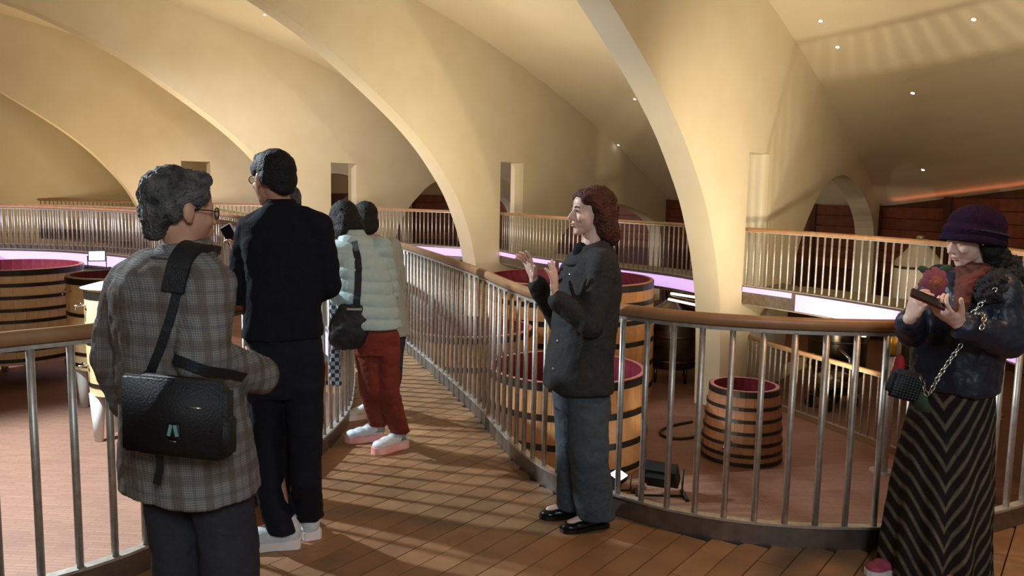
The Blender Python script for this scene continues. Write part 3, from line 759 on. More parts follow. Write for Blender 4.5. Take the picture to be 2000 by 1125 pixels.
def body_mesh(label, base, m, J, F, hd, hands=(), voxel=0.006, legs=True):
    """J: joints; F: facing angle of the trunk; hd: (centre, facing, up, scale)"""
    bm = bmesh.new(); q, rot = head(bm, *hd)
    hc = q(0, -0.022, -0.05); n0 = J['neck']
    e_chain(bm, [hc, (hc + n0) / 2, n0, n0 + (J['chest'] - n0) * 0.3], [0.050, 0.047, 0.052, 0.06])
    e_loft(bm, [(J['pelvis'] - V3(0, 0, .10), .09, .07, F), (J['pelvis'], .125, .085, F), (J['pelvis'].lerp(J['chest'], .5), .11, .075, F), (J['chest'], .135, .085, F), (J['chest'].lerp(n0, .75), .09, .055, F), (n0, .045, .045, F)], 20)
    for sd in 'LR':
        e_chain(bm, [J['chest'].lerp(n0, .6), J['s' + sd], J['e' + sd], J['w' + sd]], [0.055, 0.046, 0.034, 0.025])
        if legs:
            t = J['t' + sd]; a = J['a' + sd]
            e_chain(bm, [J['pelvis'] - V3(0, 0, .06), J['h' + sd], J['k' + sd], a, a + (t - a) * 0.15], [0.07, 0.066, 0.044, 0.028, 0.03]); e_chain(bm, [a - V3(0, 0, .04), a.lerp(t, .55) - V3(0, 0, .045), t - V3(0, 0, .05)], [0.03, 0.026, 0.018])
    for h in hands: hand(bm, *h[0], **h[1])
    o = solid('person', bm, m, base, None, voxel, 2); tag(o, label, 'person'); return o, q, rot

def shoe(base, parent, heel, ang, L, W, m_up, m_sole, hgt=0.085, sole=0.028, voxel=0.006, extra=None):
    d = V3(math.cos(ang), math.sin(ang), 0); s = V3(-math.sin(ang), math.cos(ang), 0); h = Vector(heel); rot = Matrix((s, d, V3(0, 0, 1))).transposed()
    bm = bmesh.new(); E = lambda f, u, a, b, c: e_sph(bm, h + d * f * L + V3(0, 0, u), (a, b, c), rot, 16)
    E(.14, sole + hgt * .35, W * .40, L * .15, hgt * .62); E(.35, sole + hgt * .30, W * .43, L * .22, hgt * .55); E(.58, sole + hgt * .16, W * .48, L * .24, hgt * .44); E(.78, sole + hgt * .08, W * .47, L * .20, hgt * .36)
    e_cone(bm, h + d * .2 * L + V3(0, 0, sole + hgt * .3), h + d * .20 * L + V3(0, 0, sole + hgt * 1.08), W * .43, W * .38, 18)
    bmesh.ops.bisect_plane(bm, geom=bm.verts[:] + bm.edges[:] + bm.faces[:], plane_co=(0, 0, sole * .9), plane_no=(0, 0, -1), clear_outer=True)
    bmesh.ops.holes_fill(bm, edges=[e for e in bm.edges if e.is_boundary])
    up = solid('shoe', bm, m_up, base, parent, voxel, 3)
    bm = bmesh.new(); prof = [(0.0, .30), (.04, .40), (.15, .43), (.38, .41), (.58, .50), (.76, .52), (.90, .42), (.98, .22), (1.0, 0.0)]
    out = [h + d * f * L + s * W * x for f, x in prof] + [h + d * f * L - s * W * x for f, x in prof[-2::-1]]
    add_prism(bm, [(p.x, p.y) for p in out], h.z + 0.001, h.z + sole); so = part('sole', bm, m_sole, base, up, False)
    so.parent = up
    return up

def strip_band(name, pts, w, t, m, base, parent, nrm):
    """flat strap through pts; nrm: outward normals"""
    bm = bmesh.new(); rows = []
    for i, p in enumerate(pts):
        tt = (Vector(pts[min(i + 1, len(pts) - 1)]) - Vector(pts[max(i - 1, 0)])).normalized(); n = Vector(nrm[i] if isinstance(nrm, list) else nrm); n = (n - tt * n.dot(tt)).normalized(); s = tt.cross(n)
        rows.append([bm.verts.new(Vector(p) + s * a * w / 2 + n * b * t / 2) for a, b in ((-1, -1), (1, -1), (1, 1), (-1, 1))])
    for a, b in zip(rows, rows[1:]):
        for i in range(4): bm.faces.new((a[i], a[(i + 1) % 4], b[(i + 1) % 4], b[i]))
    bm.faces.new(rows[0][::-1]); bm.faces.new(rows[-1])
    return part(name, bm, m, base, parent, False)

def sp3(pts, n=6):
    P = [Vector(p) for p in pts]; P = [2 * P[0] - P[1]] + P + [2 * P[-1] - P[-2]]; out = []
    for i in range(1, len(P) - 2):
        a, b, c, d = P[i - 1:i + 3]
        for k in range(n):
            t = k / n; out.append(0.5 * ((2 * b) + (c - a) * t + (2 * a - 5 * b + 4 * c - d) * t * t + (3 * b - a - 3 * c + d) * t ** 3))
    out.append(P[-2]); return out

def hull_push(pts, ob, base, gap, outward):
    """lay points onto the outside of a garment"""
    bmx = bmesh.new(); bmx.from_mesh(ob.data); bv = BVHTree.FromBMesh(bmx); bmx.free(); res = []; nn = []
    for p in pts:
        o = Vector(outward).normalized(); loc, n, i, d = bv.ray_cast(Vector(p) - Vector(base) + o * 0.6, -o, 1.2)
        if loc is None: res.append(Vector(p)); nn.append(o)
        else: res.append(loc + Vector(base) + o * gap); nn.append(n)
    return res, nn

# cloth and skin
M_skin_pale = mat('pale_skin', srgb(226, 190, 172), 0.5, noise=(14, srgb(214, 168, 150), 0.5))
M_skin = mat('tan_skin', srgb(198, 150, 122), 0.5, noise=(14, srgb(182, 130, 104), 0.5))
M_hair_auburn = mat('auburn_hair', srgb(88, 42, 30), 0.5, noise=(30, srgb(48, 24, 19), 0.9), bump=(110, 0.7), spec=0.35)
M_hair_black = mat('black_hair', srgb(20, 19, 20), 0.6, noise=(60, srgb(30, 29, 30), 0.7), bump=(120, 0.5), spec=0.3)
M_hair_grey = mat('grey_hair', srgb(112, 110, 108), 0.6, noise=(26, srgb(52, 51, 52), 1.0), bump=(110, 0.9), spec=0.3)
M_jacket_dark = mat('charcoal_wool', srgb(54, 53, 52), 0.85, noise=(90, srgb(44, 43, 43), 0.8), bump=(160, 0.2), spec=0.2)
M_trouser_slate = mat('slate_cloth', srgb(76, 86, 94), 0.85, noise=(60, srgb(66, 74, 80), 0.7), bump=(160, 0.2), spec=0.2)
M_knit_black = mat('black_knit', srgb(24, 25, 32), 0.9, bump=(180, 0.3), spec=0.15)
M_trouser_black = mat('navy_black_cloth', srgb(22, 24, 32), 0.85, bump=(150, 0.2), spec=0.2)
M_trouser_grey = mat('dark_grey_cloth', srgb(56, 56, 64), 0.85, noise=(50, srgb(48, 48, 56), 0.6), bump=(150, 0.2), spec=0.2)
M_mint = mat('mint_quilted_nylon', srgb(170, 196, 196), 0.55, noise=(10, srgb(156, 182, 184), 0.5), bump=(40, 0.15))
M_palecoat = mat('pale_grey_coat', srgb(160, 166, 160), 0.8, bump=(90, 0.15))
M_russet = mat('russet_cloth', srgb(124, 56, 44), 0.8, noise=(12, srgb(106, 46, 36), 0.6), bump=(120, 0.2), spec=0.2)
M_navy = mat('navy_leather', srgb(28, 38, 56), 0.45, noise=(12, srgb(22, 30, 46), 0.6), bump=(30, 0.25))
M_fur = mat('black_fur', srgb(22, 22, 26), 0.8, noise=(60, srgb(40, 40, 46), 0.8), bump=(110, 0.8))
M_hat = mat('plum_felt', srgb(42, 24, 44), 0.95, noise=(70, srgb(32, 18, 36), 0.7), bump=(140, 0.35), spec=0.1)
M_sneaker = mat('white_mesh_shoe', srgb(214, 220, 222), 0.6, noise=(30, srgb(190, 200, 206), 0.6), bump=(120, 0.3))
M_sole_w = mat('white_sole', srgb(232, 226, 224), 0.5)
M_sole_coral = mat('coral_sole', srgb(238, 150, 138), 0.5, noise=(9, srgb(240, 200, 194), 0.8))
M_leather = mat('black_leather', srgb(18, 17, 18), 0.28)
M_silver = mat('silver', srgb(210, 210, 206), 0.25, 1.0)
M_glass = mat('spectacle_frame', srgb(40, 36, 34), 0.3, 0.6)
M_lens = mat('spectacle_lens', srgb(210, 215, 220), 0.05); M_lens.node_tree.nodes['Principled BSDF'].inputs['Transmission Weight'].default_value = 0.95
M_bag = mat('black_nylon', srgb(24, 25, 29), 0.6, noise=(50, srgb(18, 19, 22), 0.7), bump=(160, 0.25))
M_red = mat('red_cloth', srgb(176, 40, 44), 0.7); M_pink = mat('pink_petal', srgb(138, 72, 84), 0.8); M_orange = mat('orange_petal', srgb(150, 82, 62), 0.8)
M_rust = mat('rust_scarf', srgb(98, 48, 36), 0.85, bump=(60, 0.3)); M_green = mat('green_leaf_cloth', srgb(58, 78, 58), 0.85)
M_phone = mat('dark_red_phone', srgb(84, 26, 34), 0.3); M_screen = mat('phone_screen', srgb(20, 20, 26), 0.1)
M_phonew = mat('white_phone', srgb(220, 222, 226), 0.3)
M_darkcoral = mat('rose_shoe', srgb(170, 70, 88), 0.6)

def nodes_mix(m):
    nt = m.node_tree; return nt.nodes, nt.links, nt.nodes['Principled BSDF']
def plaid():
    m = mat('brown_grey_plaid', srgb(110, 104, 96), 0.9, spec=0.15, bump=(220, 0.25)); N, L, b = nodes_mix(m)
    tc = N.new('ShaderNodeTexCoord'); sp = N.new('ShaderNodeSeparateXYZ'); L.new(tc.outputs['Object'], sp.inputs[0])
    def wave(src, freq, lo, hi, mul=None):
        mm = N.new('ShaderNodeMath'); mm.operation = 'MULTIPLY'; mm.inputs[1].default_value = freq; L.new(src, mm.inputs[0])
        s = N.new('ShaderNodeMath'); s.operation = 'SINE'; L.new(mm.outputs[0], s.inputs[0])
        r = N.new('ShaderNodeMapRange'); r.inputs['From Min'].default_value = lo; r.inputs['From Max'].default_value = hi; L.new(s.outputs[0], r.inputs['Value']); return r.outputs['Result']
    ad = N.new('ShaderNodeMath'); ad.operation = 'ADD'; L.new(sp.outputs['X'], ad.inputs[0]); L.new(sp.outputs['Y'], ad.inputs[1])
    x, z = ad.outputs[0], sp.outputs['Z']
    col = None
    def mix(prev, fac, c, amt):
        k = N.new('ShaderNodeMath'); k.operation = 'MULTIPLY'; k.inputs[1].default_value = amt; L.new(fac, k.inputs[0])
        q = N.new('ShaderNodeMixRGB'); L.new(k.outputs[0], q.inputs['Fac']); q.inputs['Color2'].default_value = c
        if prev is None: q.inputs['Color1'].default_value = srgb(150, 148, 144)
        else: L.new(prev, q.inputs['Color1'])
        return q.outputs['Color']
    col = mix(col, wave(z, 900, -0.2, 0.2), srgb(84, 80, 78), 0.5)          # fine houndstooth ground
    col = mix(col, wave(x, 900, -0.2, 0.2), srgb(80, 76, 74), 0.4)
    col = mix(col, wave(x, 62, 0.35, 0.75), srgb(96, 80, 66), 0.6)          # brown bands
    col = mix(col, wave(z, 62, 0.35, 0.75), srgb(96, 80, 66), 0.5)
    col = mix(col, wave(x, 62, -0.9, -1.0), srgb(74, 78, 86), 0.35)           # thin blue lines
    col = mix(col, wave(z, 62, -0.9, -1.0), srgb(74, 78, 86), 0.35)
    L.new(col, b.inputs['Base Color']); return m
M_plaid = plaid()
def skirt_stripes(x0, k, period):
    m = mat('striped_skirt_cloth', srgb(30, 27, 25), 0.8, spec=0.2, bump=(120, 0.2)); N, L, b = nodes_mix(m)
    tc = N.new('ShaderNodeTexCoord'); sp = N.new('ShaderNodeSeparateXYZ'); L.new(tc.outputs['Object'], sp.inputs[0])
    def M(op, a, bb):
        q = N.new('ShaderNodeMath'); q.operation = op
        for i, v in enumerate((a, bb)):
            if v is None: continue
            if isinstance(v, (int, float)): q.inputs[i].default_value = v
            else: L.new(v, q.inputs[i])
        return q.outputs[0]
    x = M('SUBTRACT', sp.outputs['X'], x0); f = M('SUBTRACT', sp.outputs['Z'], M('MULTIPLY', M('ABSOLUTE', x, None), k))
    s = M('SINE', M('MULTIPLY', f, 2 * math.pi / period), None); r = N.new('ShaderNodeMapRange'); r.inputs['From Min'].default_value = 0.1; r.inputs['From Max'].default_value = 1.0; L.new(s, r.inputs['Value'])
    nz = N.new('ShaderNodeTexNoise'); nz.inputs['Scale'].default_value = 30; L.new(tc.outputs['Object'], nz.inputs['Vector'])
    fac = M('MULTIPLY', r.outputs['Result'], M('ADD', nz.outputs['Fac'], 0.25))
    q = N.new('ShaderNodeMixRGB'); q.inputs['Color1'].default_value = srgb(30, 26, 25); q.inputs['Color2'].default_value = srgb(116, 104, 84); L.new(fac, q.inputs['Fac']); L.new(q.outputs['Color'], b.inputs['Base Color']); return m

RAD = math.radians
def ang_of(a, b): return math.atan2(b.y - a.y, b.x - a.x)
def dirv(deg, z=0.0): return V3(math.cos(RAD(deg)), math.sin(RAD(deg)), z)
def gz(p, z): return V3(p.x, p.y, z)

def spectacles(q, base, parent, s=1.0):
    bm = bmesh.new()
    for sg in (-1, 1):
        ring = [q(sg * 0.033 + 0.021 * math.cos(k * math.pi / 8), 0.100 - 0.10 * abs(sg * 0.033 + 0.021 * math.cos(k * math.pi / 8)), -0.004 + 0.017 * math.sin(k * math.pi / 8)) for k in range(17)]
        add_tube(bm, ring, 0.0017, 6); add_tube(bm, [q(sg * 0.054, 0.092, 0.002), q(sg * 0.076, 0.06, 0.004), q(sg * 0.079, 0.0, 0.004), q(sg * 0.078, -0.02, -0.006)], 0.0018, 6)
    add_tube(bm, [q(-0.012, 0.102, -0.001), q(0, 0.108, 0.002), q(0.012, 0.102, -0.001)], 0.0016, 6)
    g = part('spectacles', bm, M_glass, base, parent)
    for sg in (-1, 1):
        bm = bmesh.new(); vs = [bm.verts.new(q(sg * 0.033 + 0.020 * math.cos(k * math.pi / 8), 0.100 - 0.10 * abs(sg * 0.033 + 0.020 * math.cos(k * math.pi / 8)), -0.004 + 0.016 * math.sin(k * math.pi / 8))) for k in range(16)]
        bm.faces.new(vs); r = bmesh.ops.extrude_face_region(bm, geom=list(bm.faces)); bmesh.ops.translate(bm, verts=[v for v in r['geom'] if isinstance(v, bmesh.types.BMVert)], vec=(q(0, 1, 0) - q(0, 0, 0)) * 0.0015)
        part('lens', bm, M_lens, base, g, False)

# ---------------------------------------------------------------- woman in the dark jacket, explaining with raised hands
g = lambda px, py, dy=0.0: at(px, py, 3.75 + dy)
base = ground(1130, 1030); Fg = RAD(200)
hN = ground(1186, 1026); hF = ground(1148, 1006); dN = dirv(202); dF = dirv(192)
J = dict(neck=g(1158, 482), chest=g(1152, 548), pelvis=g(1134, 742), sL=g(1178, 516, -.145), eL=g(1154, 634, -.21), wL=g(1083, 582, -.16), sR=g(1130, 514, .155), eR=g(1092, 628, .2), wR=g(1044, 548, .13),
         hL=g(1140, 770, -.075), hR=g(1128, 770, .08), kL=g(1150, 895, -.08), kR=g(1122, 890, .09), aL=gz(hN + dN * .06, .095), aR=gz(hF + dF * .06, .095), tL=gz(hN + dN * .2, .09), tR=gz(hF + dF * .2, .09))
body, q, rot = body_mesh('woman in a dark wool jacket and grey trousers, both hands raised while speaking', base, M_skin_pale, J, Fg, (g(1154, 413), dirv(198, -.02), V3(0, 0, 1), .93),
    hands=[((J['wL'], (g(1082, 518, -.17) - J['wL']), V3(-.9, .35, .1), False), dict(curls=[(12, 16, 10), (4, 8, 8), (8, 10, 10), (14, 18, 14)], spread=6, thumb_out=.7)),
           ((J['wR'], (g(1022, 486, .12) - J['wR']), V3(-.80, -.50, -.30), True), dict(curls=[(4, 14, 14), (8, 22, 20), (12, 28, 24), (14, 30, 24)], spread=10, thumb_out=1.0))], voxel=0.0042)
face_parts(q, rot, base, body, M_hair_auburn, .93)
bm = bmesh.new(); E = lambda r, f, u, a, b, c: e_sph(bm, q(r, f, u), (a, b, c), rot, 18)
E(0, -.034, .046, .080, .092, .076); E(0, .012, .080, .062, .062, .034); E(0, -.085, -.03, .072, .048, .095)
for sg in (-1, 1):
    E(sg * .064, -.040, -.02, .026, .050, .080); E(sg * .062, -.066, -.085, .034, .054, .066); E(sg * .046, -.092, -.118, .044, .044, .046); E(sg * .058, .030, .062, .022, .040, .030); E(sg * .068, -.010, .030, .018, .032, .036)
E(0, -.106, -.105, .060, .040, .055)
solid('hair', bm, M_hair_auburn, base, body, .005, 3, [(.014, .035), (.008, .012)])
bm = bmesh.new()
e_loft(bm, [(g(1157, 492), .085, .078, Fg), (g(1154, 506), .150, .098, Fg), (g(1152, 528), .186, .118, Fg), (g(1148, 565), .192, .130, Fg), (g(1139, 650), .190, .132, Fg), (g(1131, 700), .196, .136, Fg), (g(1127, 756), .202, .142, Fg)], n=2.6)
e_chain(bm, [g(1164, 512, -.06), J['sL'], J['eL'], J['eL'].lerp(J['wL'], .86)], [.070, .070, .060, .049]); e_chain(bm, [g(1145, 512, .06), J['sR'], J['eR'], J['eR'].lerp(J['wR'], .88)], [.07, .068, .058, .047])
jk = solid('jacket', bm, M_jacket_dark, base, body, .008, 3, [(.018, .11), (.006, .03)])
bm = bmesh.new(); e_loft(bm, [(g(1154, 511), .128, .118, Fg, (.15, 0, 0)), (g(1155, 506), .130, .120, Fg, (.15, 0, 0)), (g(1157, 488), .090, .090, Fg, (.25, 0, 0)), (g(1158, 474), .072, .074, Fg, (.35, 0, 0)), (g(1158, 473), .062, .062, Fg, (.35, 0, 0))], n=2); part('collar', bm, M_jacket_dark, base, jk)
bm = bmesh.new(); e_sph(bm, g(1134, 492, -.02), (.036, .040, .045)); part('shirt', bm, M_knit_black, base, body)
bp, bn = hull_push([g(1108, 537, -.1), g(1092, 612, -.08), g(1084, 668, -.08), g(1078, 722, -.08)], jk, base, .001, dirv(238))
for p_, n_ in zip(bp, bn):
    bm = bmesh.new(); e_sph(bm, p_, (.0085, .0085, .004), n_.to_track_quat('Z', 'Y').to_matrix(), 10); part('button', bm, M_inox, base, jk)
bm = bmesh.new()
e_loft(bm, [(g(1130, 715), .150, .115, Fg), (g(1134, 765), .160, .122, Fg), (g(1138, 800), .158, .12, Fg)])
for sd, hh, tp, kn in (('L', hN + dN * .065, g(1146, 775, -.075), g(1150, 890, -.075)), ('R', hF + dF * .065, g(1122, 775, .08), g(1124, 885, .085))):
    e_loft(bm, [(tp, .098, .104, Fg), (kn, .088, .092, Fg), (gz(hh, .05), .086, .094, Fg)], n=2.2)
solid('trousers', bm, M_trouser_slate, base, body, .008, 3, [(.016, .10), (.006, .04)])
for hh, dd in ((hN, dN), (hF, dF)):
    s = shoe(base, body, hh, math.atan2(dd.y, dd.x), .25, .088, M_leather, M_leather, .06, .02)
    bm = bmesh.new(); c = hh + dd * .145; sd_ = V3(-dd.y, dd.x, 0); add_tube(bm, [c - sd_ * .034 + V3(0, 0, .065), c + V3(0, 0, .079), c + sd_ * .034 + V3(0, 0, .065)], .0045, 8); part('buckle', bm, M_silver, base, s)

# ---------------------------------------------------------------- man in black, seen from behind
m_ = lambda px, py, dy=0.0: at(px, py, 3.5 + dy)
base = ground(555, 1056); Fm = RAD(101)
hA = ground(588, 1066); tA = ground(478, 1072); hB = ground(612, 1056); aA = ang_of(hA, tA); aB = RAD(118)
J = dict(neck=m_(548, 402), chest=m_(556, 478), pelvis=m_(556, 690), sL=m_(494, 450), eL=m_(464, 570, .02), wL=m_(492, 585, .26), sR=m_(620, 447), eR=m_(640, 558, .04), wR=m_(598, 585, .28),
         hL=m_(525, 730), hR=m_(590, 730), kL=m_(526, 880), kR=m_(594, 870), aL=gz(hA + dirv(math.degrees(aA)) * .06, .09), aR=gz(hB + dirv(118) * .06, .09), tL=gz(hA + dirv(math.degrees(aA)) * .2, .08), tR=gz(hB + dirv(118) * .2, .08))
body, q, rot = body_mesh('man in a black sweater, black trousers and white trainers, seen from behind', base, M_skin, J, Fm, (m_(533, 349), dirv(141, -.03), V3(0, 0, 1), 1.0),
    hands=[((J['wL'], V3(.5, .8, .1), V3(.8, -.5, 0), False), dict(curl=(40, 45, 30))), ((J['wR'], V3(-.6, .7, .1), V3(-.7, -.6, 0), True), dict(curl=(40, 45, 30)))], voxel=.006)
bm = bmesh.new(); E = lambda r, f, u, a, b, c: e_sph(bm, q(r, f, u), (a, b, c), rot, 18)
E(0, -.020, .040, .081, .100, .086); E(0, -.060, -.005, .072, .056, .062); E(0, .045, .082, .060, .040, .034); E(0, -.080, -.040, .052, .030, .034)
for sg in (-1, 1): E(sg * .062, .018, .040, .020, .050, .040); E(sg * .066, -.035, .000, .018, .035, .035)
solid('hair', bm, M_hair_black, base, body, .006, 3, [(.010, .05), (.004, .015)]); spectacles(q, base, body)
bm = bmesh.new()
e_loft(bm, [(m_(549, 396), .066, .066, Fm), (m_(550, 412), .095, .075, Fm), (m_(553, 432), .165, .095, Fm), (m_(556, 470), .178, .118, Fm), (m_(555, 540), .166, .120, Fm), (m_(553, 600), .162, .12, Fm), (m_(553, 658), .172, .126, Fm)], n=2.5)
e_chain(bm, [m_(520, 430), J['sL'], J['eL'], J['eL'].lerp(J['wL'], .9)], [.06, .070, .060, .045]); e_chain(bm, [m_(590, 430), J['sR'], J['eR'], J['eR'].lerp(J['wR'], .9)], [.06, .070, .058, .045])
solid('sweater', bm, M_knit_black, base, body, .009, 3, [(.022, .11), (.006, .04)])
bm = bmesh.new(); e_loft(bm, [(m_(550, 402), .066, .066, Fm), (m_(549, 390), .060, .060, Fm), (m_(549, 388), .050, .050, Fm)]); part('neckband', bm, M_knit_black, base, body)
bm = bmesh.new(); e_loft(bm, [(m_(555, 640), .155, .112, Fm), (m_(557, 700), .168, .125, Fm), (m_(557, 770), .165, .115, Fm)])
for tp, kn, mid, hem in ((m_(522, 745), m_(522, 862), m_(526, 950), gz(hA + dirv(math.degrees(aA)) * .075, .075)), (m_(594, 745), m_(597, 860), m_(596, 935), gz(hB + dirv(118) * .07, .085))):
    e_loft(bm, [(tp, .090, .108, Fm), (kn, .072, .088, Fm), (mid, .066, .080, Fm), (hem, .068, .078, Fm)], n=2.1)
solid('trousers', bm, M_trouser_black, base, body, .009, 3, [(.018, .09), (.006, .04)])
for hh, aa in ((hA, aA), (hB, aB)):
    s = shoe(base, body, hh, aa, .285, .105, M_sneaker, M_sole_w, .10, .038)

# ---------------------------------------------------------------- shorter person hidden behind the man in black, holding up a phone
n_ = lambda px, py, dy=0.0: at(px, py, 4.0 + dy) + V3(.03, 0, 0)
base = gz(n_(548, 1000), 0); Fn = RAD(120)
J = dict(neck=n_(545, 438), chest=n_(548, 500), pelvis=n_(552, 670), sL=n_(500, 470, -.02), eL=n_(490, 550, .0), wL=n_(456, 505, .08), sR=n_(598, 470, .02), eR=n_(610, 560, .1), wR=n_(590, 590, .28),
         hL=n_(530, 690), hR=n_(580, 690), kL=n_(530, 810), kR=n_(590, 810), aL=gz(n_(530, 900), .09), aR=gz(n_(592, 900), .09), tL=gz(n_(520, 900, .12), .08), tR=gz(n_(588, 900, .14), .08))
body, q, rot = body_mesh('person with short grey hair, hidden behind the man in black, raising a phone', base, M_skin, J, Fn, (n_(540, 402), dirv(125, -.05), V3(0, 0, 1), .96),
    hands=[((J['wL'], n_(447, 470, .12) - J['wL'], V3(-.85, .5, 0), False), dict(curl=(35, 50, 30)))], voxel=.007)
bm = bmesh.new(); E = lambda r, f, u, a, b, c: e_sph(bm, q(r, f, u), (a, b, c), rot, 16)
E(0, -.02, .035, .084, .1, .086); E(0, -.06, -.02, .075, .055, .06); solid('hair', bm, M_hair_grey, base, body, .007, 2, [(.014, .03)])
bm = bmesh.new(); e_loft(bm, [(n_(545, 432), .07, .07, Fn), (n_(547, 452), .15, .09, Fn), (n_(548, 490), .165, .11, Fn), (n_(550, 580), .15, .11, Fn), (n_(552, 660), .155, .115, Fn)])
e_chain(bm, [J['sL'], J['eL'], J['eL'].lerp(J['wL'], .9)], [.06, .052, .04]); e_chain(bm, [J['sR'], J['eR'], J['eR'].lerp(J['wR'], .9)], [.06, .052, .04]); solid('jacket', bm, M_trouser_black, base, body, .01, 3, [(.014, .1)])
bm = bmesh.new(); e_loft(bm, [(n_(552, 640), .14, .105, Fn), (n_(553, 690), .15, .11, Fn), (n_(555, 720), .14, .1, Fn)])
for sx in ((530, 530), (588, 592)): e_loft(bm, [(n_(sx[0], 700), .08, .095, Fn), (n_(sx[0], 810), .065, .075, Fn), (gz(n_(sx[1], 900), .06), .06, .07, Fn)])
solid('trousers', bm, M_trouser_black, base, body, .01, 3)
for k in 'LR': shoe(base, body, gz(J['a' + k] - dirv(120) * .06, 0), Fn, .25, .09, M_leather, M_leather, .07, .025, .008)
ph = n_(442, 466, .13); root = empty('phone', ph); tag(root, 'pale phone held up beside the shoulder of the man in black', 'phone')
rotp = Matrix.Rotation(RAD(-28), 3, 'Y') @ Matrix.Rotation(RAD(70), 3, 'Z')
bm = bmesh.new(); add_box(bm, (0, 0, 0), (.010, .074, .15), rotp); bmesh.ops.bevel(bm, geom=bm.edges[:], offset=.003, segments=2, affect='EDGES'); bm_obj('case', bm, M_phonew, root)
bm = bmesh.new(); add_box(bm, rotp @ V3(-.0056, 0, 0), (.001, .066, .14), rotp); bm_obj('screen', bm, M_screen, root)

# ---------------------------------------------------------------- older man in the plaid jacket
o_ = lambda px, py, dy=0.0: at(px, py, 2.5 + dy)
base = V3(-0.98, 2.5, 0); Fo = RAD(66)
fL = V3(-1.07, 2.50, 0); fR = V3(-.90, 2.44, 0); dL = dirv(72); dR = dirv(50)
J = dict(neck=o_(362, 488), chest=o_(338, 570), pelvis=o_(355, 860), sL=o_(248, 560, .07), eL=o_(216, 700, .06), wL=o_(246, 795, .22), sR=o_(410, 556, -.08), eR=o_(392, 698, -.13), wR=o_(505, 735, .10),
         hL=V3(-1.07, 2.52, .80), hR=V3(-.905, 2.48, .80), kL=V3(-1.07, 2.52, .45), kR=V3(-.905, 2.48, .45), aL=gz(fL + dL * .06, .09), aR=gz(fR + dR * .06, .09), tL=gz(fL + dL * .2, .08), tR=gz(fR + dR * .2, .08))
body, q, rot = body_mesh('grey-haired man in a plaid jacket with a black shoulder bag, nearest the camera', base, M_skin, J, Fo, (o_(354, 410), dirv(42, -.06), V3(0, 0, 1), 1.0),
    hands=[((J['wR'], V3(-.35, .95, -.15), V3(-.9, -.3, 0), True), dict(curl=(45, 50, 30))), ((J['wL'], V3(.5, .7, -.5), V3(.7, -.5, 0), False), dict(curl=(45, 50, 30)))], voxel=.006)
bm = bmesh.new(); E = lambda r, f, u, a, b, c: e_sph(bm, q(r, f, u), (a, b, c), rot, 18)
E(0, -.026, .046, .083, .102, .087); E(0, -.070, -.010, .073, .052, .064); E(0, .030, .090, .066, .060, .034); E(0, -.080, -.058, .056, .030, .036)
for sg in (-1, 1): E(sg * .062, .014, .054, .024, .054, .040); E(sg * .066, -.048, .004, .020, .032, .040)
solid('hair', bm, M_hair_grey, base, body, .005, 2, [(.016, .030), (.009, .011)]); spectacles(q, base, body)
bm = bmesh.new()
e_loft(bm, [(o_(354, 492), .090, .080, Fo), (o_(344, 508), .145, .095, Fo), (o_(334, 528), .180, .108, Fo), (o_(328, 570), .192, .124, Fo), (o_(333, 660), .190, .134, Fo), (o_(350, 760), .196, .144, Fo), (o_(364, 850), .212, .158, Fo), (o_(372, 952), .226, .172, Fo)], n=2.5)
e_chain(bm, [o_(290, 525, .04), J['sL'], J['eL'], J['eL'].lerp(J['wL'], .92)], [.066, .072, .062, .052]); e_chain(bm, [o_(380, 528, -.04), J['sR'], J['eR'], J['eR'].lerp(J['wR'], 1.0)], [.066, .078, .076, .064])
jk = solid('jacket', bm, M_plaid, base, body, .008, 3, [(.022, .12), (.007, .04)])
bm = bmesh.new(); e_loft(bm, [(o_(357, 500), .108, .098, Fo), (o_(358, 484), .086, .086, Fo, (.1, .1, 0)), (o_(360, 470), .070, .074, Fo, (.12, .12, 0)), (o_(360, 469), .060, .062, Fo, (.12, .12, 0))], n=2); part('collar', bm, M_plaid, base, jk)
bm = bmesh.new(); e_loft(bm, [(V3(-.985, 2.5, .64), .15, .115, Fo), (V3(-.985, 2.5, .78), .155, .115, Fo), (V3(-.985, 2.5, .92), .15, .11, Fo)])
for hp, hh in ((J['hL'], fL + dL * .07), (J['hR'], fR + dR * .07)):
    e_loft(bm, [(hp - V3(0, 0, .08), .084, .100, Fo), (V3(hp.x, hp.y, .45).lerp(gz(hh, .45), .4), .084, .096, Fo), (gz(hh, .06), .078, .094, Fo)], n=2.2)
solid('trousers', bm, M_trouser_grey, base, body, .009, 3, [(.018, .1), (.006, .04)])
for hh, dd in ((fL, dL), (fR, dR)): shoe(base, body, hh, math.atan2(dd.y, dd.x), .28, .1, M_leather, M_leather, .08, .028, .008)
# his bag
bc = o_(351, 812, -.275); yaw = RAD(-10); Rb = Matrix.Rotation(yaw, 3, 'Z') @ Matrix.Rotation(RAD(1.5), 3, 'Y')
bag = empty('shoulder_bag', bc); tag(bag, 'black nylon shoulder bag on the back of the man in plaid', 'bag')
def bagbox(name, c, sz, m, bev, par=None):
    bm = bmesh.new(); add_box(bm, (0, 0, 0), sz); bmesh.ops.bevel(bm, geom=bm.edges[:], offset=bev, segments=3, affect='EDGES')
    bmesh.ops.translate(bm, verts=bm.verts, vec=c); bmesh.ops.transform(bm, matrix=Rb.to_4x4(), verts=bm.verts); return bm_obj(name, bm, m, par or bag, True)
bagbox('body', (0, 0.01, -.005), (.292, .088, .222), M_bag, .026)
fp = bagbox('flap', (0, -.038, .008), (.300, .018, .218), M_bag, .008)
bagbox('side_pocket', (-.142, .0, -.045), (.03, .075, .12), M_bag, .012); bagbox('side_pocket', (.142, .0, -.045), (.03, .075, .12), M_bag, .012)
